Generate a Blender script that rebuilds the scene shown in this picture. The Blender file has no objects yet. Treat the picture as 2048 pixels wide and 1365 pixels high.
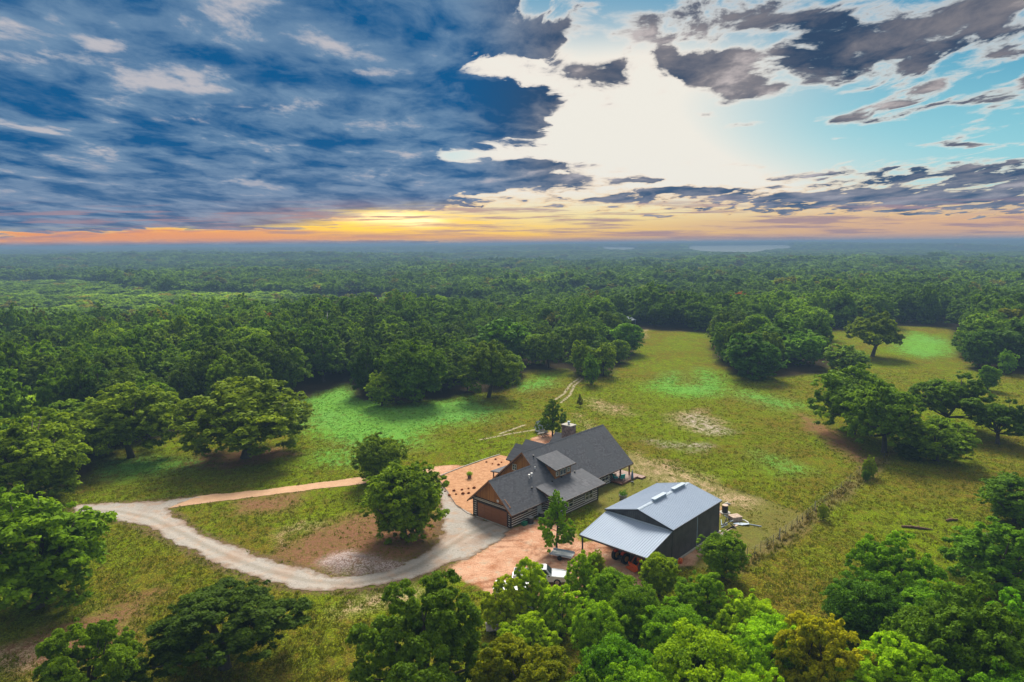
import bpy, math, random
import numpy as np
from mathutils import Matrix, Vector
from mathutils.geometry import tessellate_polygon
R_ = math.radians
scene = bpy.context.scene
col = scene.collection

# ------------------------------------------------------------------ camera
H = 38.0; FPX = 1365.0
PITCH = math.atan((682.5 - 488.5) / FPX); ROLL = math.atan(17 / 2048.)
cF = np.array([0, math.cos(PITCH), -math.sin(PITCH)]); _U = np.array([0, math.sin(PITCH), math.cos(PITCH)]); _R = np.array([1., 0, 0])
cR = _R * math.cos(ROLL) - _U * math.sin(ROLL); cU = _U * math.cos(ROLL) + _R * math.sin(ROLL)
cam = bpy.data.cameras.new('camera'); cam.sensor_width = 36; cam.lens = 36 * FPX / 2048; cam.clip_start = .5; cam.clip_end = 40000
co = bpy.data.objects.new('camera', cam); col.objects.link(co)
co.matrix_world = Matrix(((cR[0], cU[0], -cF[0], 0), (cR[1], cU[1], -cF[1], 0), (cR[2], cU[2], -cF[2], H), (0, 0, 0, 1)))
scene.camera = co
def g(x, y, z=0.0):            # the ground point seen at a photo position (photo 2048 px wide)
    d = cF + cR * (x - 1024) / FPX - cU * (y - 682.5) / FPX
    return np.array([0, 0, H]) + d * ((z - H) / d[2])
def st(x, y):                  # tangent-plane direction of a place in the sky
    d = cF + cR * (x - 1024) / FPX - cU * (y - 682.5) / FPX
    return d[0] / d[1], d[2] / d[1]
def pix_m(P):                  # photo pixels per metre at a point
    return FPX / np.linalg.norm(np.array(P) - np.array([0, 0, H]))

scene.view_settings.view_transform = 'Standard'; scene.view_settings.look = 'None'
scene.view_settings.exposure = 0.66; scene.view_settings.gamma = 1
scene.cycles.max_bounces = 5; scene.cycles.diffuse_bounces = 2; scene.cycles.glossy_bounces = 2
scene.cycles.transmission_bounces = 3; scene.cycles.volume_bounces = 0; scene.cycles.transparent_max_bounces = 8
scene.cycles.use_adaptive_sampling = True; scene.cycles.adaptive_threshold = 0.02
scene.cycles.use_denoising = True; scene.cycles.caustics_reflective = False; scene.cycles.caustics_refractive = False

# ------------------------------------------------------------------ node helper
class G:
    def __init__(s, nt): s.nt = nt
    def n(s, t, **k):
        o = s.nt.nodes.new(t)
        for a, b in k.items(): setattr(o, a, b)
        return o
    def put(s, sock, v):
        if isinstance(v, bpy.types.NodeSocket): s.nt.links.new(v, sock)
        elif v is not None:
            if isinstance(v, (tuple, list)) and len(v) == 3 and sock.type == 'RGBA': v = (*v, 1)
            sock.default_value = v
    def m(s, op, a, b=None, c=None):
        o = s.n('ShaderNodeMath', operation=op)
        for i, v in enumerate((a, b, c)):
            if v is not None: s.put(o.inputs[i], v)
        return o.outputs[0]
    def add(s, *a):
        r = a[0]
        for x in a[1:]: r = s.m('ADD', r, x)
        return r
    def mul(s, *a):
        r = a[0]
        for x in a[1:]: r = s.m('MULTIPLY', r, x)
        return r
    def sub(s, a, b): return s.m('SUBTRACT', a, b)
    def ss(s, x, a, b, lo=0., hi=1.):
        o = s.n('ShaderNodeMapRange', interpolation_type='SMOOTHSTEP')
        if isinstance(a, (int, float)) and isinstance(b, (int, float)) and a > b: a, b, lo, hi = b, a, hi, lo
        for i, v in enumerate((x, a, b, lo, hi)): s.put(o.inputs[i], v)
        return o.outputs[0]
    def lin(s, x, a, b, lo=0., hi=1.):
        o = s.n('ShaderNodeMapRange')
        for i, v in enumerate((x, a, b, lo, hi)): s.put(o.inputs[i], v)
        return o.outputs[0]
    def mix(s, f, a, b, mode='MIX'):
        o = s.n('ShaderNodeMix', data_type='RGBA', blend_type=mode)
        s.put(o.inputs[0], f); s.put(o.inputs[6], a); s.put(o.inputs[7], b); return o.outputs[2]
    def noise(s, v, sc, det=4, ro=.5, dist=0., dim='3D'):
        o = s.n('ShaderNodeTexNoise', noise_dimensions=dim)
        if v is not None: s.put(o.inputs['Vector'], v)
        o.inputs['Scale'].default_value = sc; o.inputs['Detail'].default_value = det
        o.inputs['Roughness'].default_value = ro; o.inputs['Distortion'].default_value = dist
        return o.outputs[0]
    def comb(s, a, b, c):
        o = s.n('ShaderNodeCombineXYZ')
        for i, v in enumerate((a, b, c)): s.put(o.inputs[i], v)
        return o.outputs[0]
    def sep(s, v):
        o = s.n('ShaderNodeSeparateXYZ'); s.put(o.inputs[0], v); return o.outputs
    def attr(s, name): return s.n('ShaderNodeAttribute', attribute_name=name).outputs['Fac']
    def scale(s, v, k):
        o = s.n('ShaderNodeVectorMath', operation='MULTIPLY'); s.put(o.inputs[0], v); s.put(o.inputs[1], k); return o.outputs[0]

# ------------------------------------------------------------------ sky
SUN_AZ, SUN_EL = 2.0, 43.0
w = bpy.data.worlds.new('World'); scene.world = w; w.use_nodes = True
w.cycles.sampling_method = 'MANUAL'; w.cycles.sample_map_resolution = 512
nt = w.node_tree; nt.nodes.clear(); n = G(nt)
tc = n.n('ShaderNodeTexCoord'); sx, sy, sz = n.sep(tc.outputs['Generated'])
ay = n.m('MAXIMUM', n.m('ABSOLUTE', sy), .12)
s_ = n.m('DIVIDE', sx, ay); t_ = n.m('MAXIMUM', n.m('DIVIDE', sz, ay), 0.0)
def blob(px, py, wx, wy, k=1.0):
    a, b = st(px, py)
    q = n.add(n.m('POWER', n.mul(n.sub(s_, a), 1365. / wx), 2.), n.m('POWER', n.mul(n.sub(t_, b), 1365. / wy), 2.))
    return n.mul(n.m('EXPONENT', n.mul(q, -1.)), k)
nish = n.n('ShaderNodeTexSky', sky_type='NISHITA', sun_disc=False, sun_elevation=R_(SUN_EL), sun_rotation=R_(SUN_AZ))
# clear air, from high teal to pale to the warm belt on the horizon
clear = n.mix(n.ss(t_, .34, .10), (0.01, .27, .47), (.24, .62, .70))
clear = n.mix(.10, clear, n.scale(nish.outputs[0], (.12, .12, .12)))
glow = n.m('MINIMUM', n.add(blob(1200, 290, 300, 170, 1.35), blob(1420, 400, 420, 80, .9), blob(1000, 120, 100, 60, .9), blob(1330, 130, 260, 60, .55), blob(1050, 400, 220, 60, .5)), 1.0)
clear = n.mix(glow, clear, (.88, .85, .77))
clear = n.mix(n.ss(s_, -.10, -.28), clear, (.44, .52, .64))
warm = n.mix(n.ss(s_, -.45, -.16), (.95, .36, .13), (.98, .54, .12))
warm = n.mix(n.ss(s_, .0, .34), warm, (.74, .44, .27))
warm = n.mix(n.m('MINIMUM', n.add(blob(1040, 430, 260, 34, .8), blob(1330, 412, 420, 34, .75)), 1.), warm, (.97, .80, .36))
clear = n.mix(n.ss(t_, .080, .028), clear, warm)
clear = n.mix(n.ss(t_, .014, .0), clear, (.46, .32, .34))
# cloud decks lying on a plane overhead
q = n.m('ADD', t_, .105)
u = n.m('DIVIDE', s_, q); v = n.mul(n.m('DIVIDE', 1.0, q), .74)
wob = n.noise(n.comb(u, v, 0.), 1.6, 3, .5); wob2 = n.noise(n.comb(n.add(u, 4.4), n.add(v, 8.8), 0.), 1.6, 3, .5)
P2 = n.comb(n.add(u, n.mul(n.sub(wob, .5), .9)), n.add(v, n.mul(n.sub(wob2, .5), .7)), 0.)
n1 = n.noise(P2, 2.2, 12, .58)
n2 = n.noise(n.comb(n.add(u, 13.7, n.mul(wob2, .5)), n.add(v, 3.1, n.mul(wob, .5)), 0.), 2.2, 12, .58)
n3 = n.noise(n.comb(n.add(u, 5.2, n.mul(wob, .3)), n.add(v, 9.1), 2.0), 4.2, 9, .62)
n1b = n.noise(n.comb(n.add(u, n.mul(wob, .5)), n.add(v, n.mul(wob2, .4)), 5.), 4.2, 11, .58)
n1r = n.add(n.mul(n1, .45), n.mul(n1b, .55))
edge = n.add(s_, n.mul(n.ss(t_, .12, .03), .12), blob(1060, 240, 110, 75, -.07), blob(960, 130, 120, 40, .10), blob(940, 310, 120, 26, .14), blob(1000, 15, 120, 40, -.03))
left = n.ss(n.add(edge, n.mul(n.sub(n1, .5), .55), n.mul(n.sub(n3, .5), .28)), .07, -.07)
bias = n.mul(left, .36)
for a in ((1880, 40, 230, 60, .10), (1560, 30, 110, 45, .11), (1400, 138, 110, 30, .17), (1180, 150, 80, 20, .12), (1480, 165, 90, 16, .10), (1280, 35, 60, 24, .13), (1100, 65, 50, 20, .13), (1060, 98, 50, 16, .14), (1700, 105, 140, 40, .12),
          (1920, 350, 330, 20, .20), (1800, 398, 380, 24, .24), (1370, 382, 100, 7, .30), (1250, 398, 90, 8, .18), (1290, 362, 30, 4, .22), (1310, 306, 14, 3, .20), (1430, 232, 46, 9, .16), (1080, 330, 120, 14, .16), (1100, 362, 130, 14, .18),
          (1000, 350, 120, 50, .10), (1700, 215, 70, 20, .06), (1680, 240, 80, 10, .14), (1690, 277, 50, 5, .17), (1850, 180, 60, 18, .10), (1930, 290, 80, 6, .16), (1980, 318, 60, 8, .10),
          (1240, 260, 170, 60, -.22), (1600, 290, 330, 60, -.13), (1080, 20, 50, 30, -.16), (1600, 70, 700, 100, .055), (1330, 90, 110, 8, -.08), (790, 438, 190, 17, -.36), (420, 472, 800, 12, -.40), (1100, 462, 900, 14, -.30),
          (600, 15, 36, 10, -.22), (15, 290, 50, 10, -.20), (930, 312, 50, 12, -.14), (960, 385, 90, 12, -.16)):
    bias = n.add(bias, blob(*a))
n1x = n.n('ShaderNodeMix', data_type='FLOAT'); n.put(n1x.inputs[0], n.ss(s_, -.08, .06)); n.put(n1x.inputs[2], n1); n.put(n1x.inputs[3], n1r)
d = n.add(n1x.outputs[0], bias, n.mul(n.sub(n3, .5), n.ss(s_, -.08, .08, .28, .50)))
cover = n.ss(d, .485, .645)
thick = n.ss(d, .53, .76)
tone = n.add(n.ss(n2, .36, .62), n.mul(n.sub(n3, .5), 1.7), blob(350, 170, 170, 50, .35), blob(700, 190, 200, 12, .25), blob(500, 30, 180, 20, -.2), blob(620, 110, 260, 22, -.12), blob(270, 110, 90, 36, -.25), blob(60, 80, 90, 30, .2), blob(500, 380, 500, 40, .12))
tone = n.m('MINIMUM', n.m('MAXIMUM', tone, 0.), 1.)
dark_l = n.mix(tone, (.006, .100, .27), (.155, .27, .42)); dark_r = n.mix(tone, (.035, .070, .135), (.235, .225, .25))
body = n.mix(n.ss(s_, -.10, .12), dark_l, dark_r)
lit = n.ss(n.add(n2, n.mul(n.sub(n3, .5), .75), blob(330, 160, 150, 36, .15), blob(420, 130, 60, 16, .12), blob(340, 240, 110, 14, .16), blob(60, 110, 130, 24, .09), blob(480, 215, 120, 8, .12), blob(700, 148, 150, 7, .12), blob(540, 360, 110, 8, .10), blob(860, 60, 90, 14, .08), blob(200, 90, 40, 24, .08)), .58, .76)
body = n.mix(n.mul(lit, n.ss(t_, .03, .1, .2, .62)), body, (.72, .64, .62))
body = n.mix(n.ss(t_, .16, .03, 0., .55), body, n.mix(tone, (.075, .16, .30), (.24, .30, .43)))
rim = n.mix(n.ss(t_, .13, .03), n.mix(n.ss(s_, -.12, -.3), (.90, .82, .74), (.62, .62, .66)), (.98, .62, .26))
cloud = n.mix(n.ss(thick, .0, .40), rim, body)
skyc = n.mix(cover, clear, cloud)
# streaks of lit cloud along the warm belt
stre = n.noise(n.comb(n.mul(s_, 3.), n.mul(t_, 60.), 0.0), 1.9, 9, .62)
bt = n.add(blob(790, 440, 150, 20, 1.0), blob(560, 457, 420, 6, .6), blob(1150, 467, 300, 7, .6), blob(850, 455, 200, 14, .5))
skyc = n.mix(n.mul(n.ss(stre, .52, .38), n.ss(t_, .070, .045), .85), skyc, (.36, .25, .30))
skyc = n.mix(n.mul(n.ss(stre, .47, .58), n.m('MINIMUM', bt, 1.)), skyc, (1.3, .86, .05))
skyc = n.mix(n.mul(n.ss(stre, .36, .54), n.m('MINIMUM', n.add(blob(775, 436, 75, 11, 1.2), blob(845, 445, 40, 9, 1.0)), 1.)), skyc, (2.0, 1.6, .75))
skyc = n.mix(blob(250, 481, 800, 7, .75), skyc, (1.0, .36, .11))
# the unseen sky overhead is an even pale grey, set bright to light the scene
up = n.ss(t_, .40, 1.2)
skyc = n.mix(up, skyc, (.72, .71, .68))
skyc = n.mix(blob(780, 452, 300, 34, .26), skyc, (1.2, .55, .12))
bg = n.n('ShaderNodeBackground'); bg.inputs[1].default_value = .1
n.put(bg.inputs[0], n.scale(skyc, (6.3, 6.3, 6.3)))
wo = n.n('ShaderNodeOutputWorld'); nt.links.new(bg.outputs[0], wo.inputs[0])

sun = bpy.data.lights.new('sun', 'SUN'); sun.energy = 5.0; sun.angle = R_(22); sun.color = (1, .93, .80)
so = bpy.data.objects.new('sun', sun); col.objects.link(so)
az, el = R_(SUN_AZ), R_(SUN_EL)
so.rotation_euler = Vector((math.sin(az) * math.cos(el), math.cos(az) * math.cos(el), math.sin(el))).to_track_quat('Z', 'Y').to_euler()
so.location = (0, 0, 300)

# ------------------------------------------------------------------ object helpers
def tag(o, label=None, cat=None, group=None, kind=None):
    if label: o['label'] = label
    if cat: o['category'] = cat
    if group: o['group'] = group
    if kind: o['kind'] = kind
    return o
def empty(name, loc=(0, 0, 0), rz=0.0, parent=None):
    o = bpy.data.objects.new(name, None); col.objects.link(o); o.location = loc; o.rotation_euler = (0, 0, rz)
    o.empty_display_size = .3
    if parent: o.parent = parent
    return o
def link(name, me, mats, parent=None):
    o = bpy.data.objects.new(name, me); col.objects.link(o)
    for m_ in (mats if isinstance(mats, (list, tuple)) else [mats]): me.materials.append(m_)
    if parent: o.parent = parent
    return o
def raw_mesh(name, V, Fq, nper=4, attrs=None, face_attrs=None):
    """mesh from numpy vertices and faces of one fixed size"""
    me = bpy.data.meshes.new(name); V = np.asarray(V, np.float32); Fq = np.asarray(Fq, np.int32)
    me.vertices.add(len(V)); me.vertices.foreach_set('co', V.ravel())
    me.loops.add(Fq.size); me.loops.foreach_set('vertex_index', Fq.ravel())
    me.polygons.add(len(Fq)); me.polygons.foreach_set('loop_start', np.arange(0, Fq.size, nper, dtype=np.int32))
    for k, a in (attrs or {}).items():
        me.attributes.new(k, 'FLOAT', 'POINT').data.foreach_set('value', np.asarray(a, np.float32))
    for k, a in (face_attrs or {}).items():
        me.attributes.new(k, 'FLOAT', 'FACE').data.foreach_set('value', np.asarray(a, np.float32))
    me.update(calc_edges=True); return me
class MB:
    """collects boxes, tubes, slabs and prisms into one mesh"""
    def __init__(s): s.v = []; s.f = []
    def add(s, vs, fs):
        k = len(s.v); s.v += [tuple(map(float, p)) for p in vs]; s.f += [tuple(i + k for i in f) for f in fs]; return s
    def box(s, a, b, rot=0.0, c=None):
        x0, y0, z0 = a; x1, y1, z1 = b
        vs = [(x, y, z) for z in (z0, z1) for x, y in ((x0, y0), (x1, y0), (x1, y1), (x0, y1))]
        if rot:
            cx, cy = c if c else ((x0 + x1) / 2, (y0 + y1) / 2); cr, sr = math.cos(rot), math.sin(rot)
            vs = [(cx + (x - cx) * cr - (y - cy) * sr, cy + (x - cx) * sr + (y - cy) * cr, z) for x, y, z in vs]
        return s.add(vs, [(3, 2, 1, 0), (4, 5, 6, 7), (0, 1, 5, 4), (1, 2, 6, 5), (2, 3, 7, 6), (3, 0, 4, 7)])
    def slab(s, poly, d):
        """planar polygon thickened by vector d"""
        m = len(poly); d = np.array(d); p = [np.array(q, float) for q in poly]
        vs = p + [q + d for q in p]
        fs = [tuple(range(m)), tuple(range(2 * m - 1, m - 1, -1))] + [(i, i + m, (i + 1) % m + m, (i + 1) % m) for i in range(m)]
        return s.add(vs, fs)
    def tube(s, pts, rad, k=8, cap=True):
        pts = [np.array(p, float) for p in pts]
        if not hasattr(rad, '__len__'): rad = [rad] * len(pts)
        vs = []; fs = []
        up = np.array([0, 0, 1.]) if abs((pts[-1] - pts[0])[2]) < .9 * np.linalg.norm(pts[-1] - pts[0]) else np.array([1., 0, 0])
        for i, p in enumerate(pts):
            t = pts[min(i + 1, len(pts) - 1)] - pts[max(i - 1, 0)]; t = t / (np.linalg.norm(t) + 1e-9)
            a = np.cross(t, up); a /= np.linalg.norm(a) + 1e-9; b = np.cross(t, a)
            vs += [p + rad[i] * (a * math.cos(2 * math.pi * j / k) + b * math.sin(2 * math.pi * j / k)) for j in range(k)]
        for i in range(len(pts) - 1):
            fs += [(i * k + j, i * k + (j + 1) % k, (i + 1) * k + (j + 1) % k, (i + 1) * k + j) for j in range(k)]
        if cap: fs += [tuple(range(k - 1, -1, -1)), tuple(range((len(pts) - 1) * k, len(pts) * k))]
        return s.add(vs, fs)
    def cyl(s, c, r, h, k=14, r2=None):
        return s.tube([c, (c[0], c[1], c[2] + h)], [r, r if r2 is None else r2], k)
    def ball(s, c, r, k=10, m=6):
        if not hasattr(r, '__len__'): r = (r, r, r)
        vs = [(c[0], c[1], c[2] - r[2])]; fs = []
        for i in range(1, m):
            a = -math.pi / 2 + math.pi * i / m
            vs += [(c[0] + r[0] * math.cos(a) * math.cos(2 * math.pi * j / k), c[1] + r[1] * math.cos(a) * math.sin(2 * math.pi * j / k), c[2] + r[2] * math.sin(a)) for j in range(k)]
        vs.append((c[0], c[1], c[2] + r[2]))
        for j in range(k):
            fs.append((0, 1 + (j + 1) % k, 1 + j)); fs.append((len(vs) - 1, 1 + (m - 2) * k + j, 1 + (m - 2) * k + (j + 1) % k))
            for i in range(m - 2): fs.append((1 + i * k + j, 1 + i * k + (j + 1) % k, 1 + (i + 1) * k + (j + 1) % k, 1 + (i + 1) * k + j))
        return s.add(vs, fs)
    def build(s, name, mat, parent=None, smooth=False, bevel=0):
        me = bpy.data.meshes.new(name); me.from_pydata(s.v, [], s.f); me.update()
        if smooth: me.polygons.foreach_set('use_smooth', [True] * len(me.polygons))
        o = link(name, me, mat, parent)
        if bevel:
            b = o.modifiers.new('bevel', 'BEVEL'); b.width = bevel; b.segments = 2; b.limit_method = 'ANGLE'
        return o

# ------------------------------------------------------------------ materials
def material(name, fn, rough=.8, metal=0.0, bump=None, spec=.3, transl=None, rnode=None):
    m_ = bpy.data.materials.new(name); m_.use_nodes = True; nt = m_.node_tree; nt.nodes.clear(); q = G(nt)
    b = q.n('ShaderNodeBsdfPrincipled'); out = q.n('ShaderNodeOutputMaterial')
    tcn = q.n('ShaderNodeTexCoord'); pos = tcn.outputs['Object']
    c = fn(q, pos) if callable(fn) else fn
    q.put(b.inputs['Base Color'], c)
    q.put(b.inputs['Roughness'], rnode(q, pos) if rnode else rough); b.inputs['Metallic'].default_value = metal
    b.inputs['Specular IOR Level'].default_value = spec
    if bump:
        h, stg, dist = bump(q, pos); bn = q.n('ShaderNodeBump'); bn.inputs['Strength'].default_value = stg; bn.inputs['Distance'].default_value = dist
        q.put(bn.inputs['Height'], h); nt.links.new(bn.outputs[0], b.inputs['Normal'])
    sh = b.outputs[0]
    if transl:
        t = q.n('ShaderNodeBsdfTranslucent'); q.put(t.inputs[0], q.mix(1.0, c, (1.25, 1.15, .45), 'MULTIPLY')); mx = q.n('ShaderNodeMixShader')
        mx.inputs[0].default_value = transl; nt.links.new(sh, mx.inputs[1]); nt.links.new(t.outputs[0], mx.inputs[2]); sh = mx.outputs[0]
    nt.links.new(sh, out.inputs[0]); return m_
def mottle(a, b, sc=6., det=4, lo=.35, hi=.65):
    return lambda q, p: q.mix(q.ss(q.noise(p, sc, det, .6), lo, hi), a, b)
def shingle(q, p):
    x, y, z = q.sep(p)
    cell = q.n('ShaderNodeTexWhiteNoise'); q.put(cell.inputs['Vector'], q.comb(q.m('FLOOR', q.mul(q.add(x, q.mul(q.m('FLOOR', q.mul(z, 7.)), .137)), 3.2)), q.m('FLOOR', q.mul(z, 7.)), 0.))
    a = q.mix(cell.outputs[0], (.060, .062, .076), (.105, .108, .126))
    a = q.mix(q.ss(q.noise(p, .5, 4, .6), .35, .7), a, (.080, .086, .102))
    return q.mix(q.mul(q.ss(q.m('FRACT', q.mul(z, 7.)), .12, .0), .6), a, (.035, .038, .05))
def logs(q, p):
    x, y, z = q.sep(p)
    f = q.m('FRACT', q.mul(q.add(z, .03), 1 / .32))
    logc = q.mix(q.noise(q.comb(q.mul(x, .6), q.mul(y, .6), q.mul(z, 9.)), 3., 4, .6), (.030, .018, .014), (.100, .058, .038))
    ch = q.mix(q.noise(p, 2., 3), (.60, .57, .52), (.72, .69, .64))
    return q.mix(q.ss(f, .60, .63), logc, ch)
def logbump(q, p):
    x, y, z = q.sep(p); f = q.m('FRACT', q.mul(q.add(z, .03), 1 / .32))
    return q.m('SINE', q.mul(q.m('MINIMUM', q.m('DIVIDE', f, .70), 1.), math.pi)), .9, .08
def boards(axis, a, b, dk, per=.2):
    def fn(q, p):
        x, y, z = q.sep(p); c = (x, y, z)[axis]
        k = q.m('FLOOR', q.mul(c, 1 / per)); wn = q.n('ShaderNodeTexWhiteNoise'); q.put(wn.inputs['Vector'], q.comb(k, 3., 1.))
        st_ = q.noise(q.comb(q.mul(x, 2. if axis else 14.), q.mul(y, 14. if axis else 2.), q.mul(z, .9)), 1.4, 4, .6)
        base = q.mix(q.add(q.mul(wn.outputs[0], .45), q.mul(st_, .6)), a, b)
        return q.mix(q.ss(q.m('FRACT', q.mul(c, 1 / per)), .10, .05), base, dk)
    return fn
def stone(q, p):
    vo = q.n('ShaderNodeTexVoronoi', feature='F1'); q.put(vo.inputs['Vector'], p); vo.inputs['Scale'].default_value = 3.6
    ve = q.n('ShaderNodeTexVoronoi', feature='DISTANCE_TO_EDGE'); q.put(ve.inputs['Vector'], p); ve.inputs['Scale'].default_value = 3.6
    a = q.mix(q.sep(vo.outputs['Color'])[0], (.10, .055, .05), (.34, .22, .18))
    return q.mix(q.ss(ve.outputs['Distance'], .08, .02), a, (.20, .17, .15))
M = {}
M['shingle'] = material('shingle', shingle, .85)
M['logs'] = material('logs', logs, .75, bump=logbump)
M['boards_y'] = material('boards_y', boards(1, (.20, .072, .017), (.54, .23, .055), (.06, .022, .009)), .6)
M['boards_x'] = material('boards_x', boards(0, (.14, .052, .015), (.38, .16, .045), (.05, .02, .008)), .6)
M['fascia'] = material('fascia', mottle((.20, .085, .038), (.32, .15, .07)), .6)
M['fascia_dk'] = material('fascia_dk', mottle((.045, .028, .022), (.08, .05, .04)), .6)
M['door_wood'] = material('door_wood', lambda q, p: q.mix(q.noise(q.scale(p, (1, 1.2, 9)), 2., 5, .6), (.19, .065, .024), (.35, .135, .055)), .45)
M['cream'] = material('cream', mottle((.55, .51, .42), (.66, .62, .53)), .6)
M['white'] = material('white', mottle((.58, .60, .62), (.68, .69, .70), 3.), .5)
M['glass'] = material('glass', (.025, .035, .045), .08, spec=.8)
M['deck'] = material('deck', boards(1, (.13, .052, .032), (.22, .10, .06), (.03, .015, .01), .14), .6)
M['post'] = material('post', mottle((.13, .045, .025), (.19, .075, .04)), .6)
M['stone'] = material('stone', stone, .8)
M['galv'] = material('galv', lambda q, p: q.mix(q.noise(p, .35, 5, .6), (.28, .35, .47), (.35, .42, .54)), .6, .0, spec=.12)
M['galv_trim'] = material('galv_trim', mottle((.30, .37, .46), (.38, .45, .54)), .6, .0, spec=.12)
M['panel'] = material('panel', mottle((.075, .072, .080), (.105, .100, .110), .8), .5, .15)
M['dark_trim'] = material('dark_trim', (.050, .050, .062), .5, .1)
M['concrete'] = material('concrete', mottle((.28, .26, .23), (.40, .38, .34)), .85)
M['black'] = material('black', mottle((.018, .018, .020), (.035, .035, .04)), .55)
M['rubber'] = material('rubber', (.018, .018, .018), .85)
M['orange'] = material('orange', mottle((.62, .10, .018), (.75, .16, .03)), .4)
M['red'] = material('red', mottle((.50, .045, .02), (.62, .08, .03)), .4)
M['teal'] = material('teal', mottle((.012, .24, .26), (.03, .40, .40), 9.), .6)
M['yellow'] = material('yellow', mottle((.60, .30, .05), (.75, .42, .08)), .6)
M['blue'] = material('blue', mottle((.07, .13, .24), (.13, .22, .35), 8.), .7)
M['green_box'] = material('green_box', (.015, .16, .09), .5)
M['paint'] = material('car_paint', mottle((.50, .53, .57), (.58, .60, .63), .8), .35, 0, spec=.3)
M['metal'] = material('metal', mottle((.30, .31, .32), (.45, .46, .47)), .4, .7)
M['pale_wood'] = material('pale_wood', mottle((.36, .26, .20), (.55, .42, .34), 4.), .8)
M['grey_wood'] = material('grey_wood', mottle((.22, .20, .18), (.36, .33, .30), 5.), .85)
M['rust'] = material('rust', mottle((.10, .05, .035), (.20, .11, .08), 6.), .85)
M['tpost'] = material('fence_post', mottle((.09, .10, .08), (.18, .17, .14), 8.), .8)
M['wire'] = material('wire', (.20, .20, .19), .5, .6)
M['clay'] = material('clay', mottle((.10, .05, .04), (.15, .08, .06)), .8)
M['rock'] = material('rock', mottle((.10, .06, .05), (.24, .16, .13), 7.), .9)
M['bleached'] = material('bleached_wood', mottle((.42, .40, .38), (.60, .58, .55), 6.), .8)
M['bark'] = material('bark', lambda q, p: q.mix(q.noise(q.scale(p, (6, 6, 1.2)), 1.5, 5, .65), (.030, .024, .020), (.125, .105, .088)), .95,
                     bump=lambda q, p: (q.noise(q.scale(p, (6, 6, 1.2)), 2., 5, .7), .8, .05))

# foliage: the tree's own colour, varied from tree to tree, from clump to clump and from leaf to leaf
def leafcol(q, p):
    oi = q.n('ShaderNodeObjectInfo'); base = oi.outputs['Color']; rnd = oi.outputs['Random']
    t = q.attr('tint'); geo = q.n('ShaderNodeNewGeometry').outputs['Position']
    big = q.noise(geo, .012, 3, .6)
    a = q.mix(t, q.mix(1., base, (.34, .44, .40), 'MULTIPLY'), q.mix(1., base, (1.95, 1.62, 1.15), 'MULTIPLY'))
    a = q.mix(1., a, (3.7, 3.2, .45), 'MULTIPLY')
    a = q.mix(q.mul(rnd, .85), a, q.mix(1., a, (.44, .52, .60), 'MULTIPLY'))
    a = q.mix(q.ss(q.noise(geo, .0045, 3, .6), .56, .44, 0., .6), a, q.mix(1., a, (.66, .72, .80), 'MULTIPLY'))
    a = q.mix(q.mul(q.ss(q.m('FRACT', q.mul(rnd, 7.31)), .92, .94, 0., .55), oi.outputs['Object Index']), a, q.mix(1., a, (1.6, .62, .7), 'MULTIPLY'))
    return q.mix(q.ss(big, .50, .62, 0., .75), a, q.mix(1., a, (1.75, 1.6, .95), 'MULTIPLY'))
M['leaf'] = material('leaf', leafcol, .7, spec=.06, transl=.35)

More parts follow.
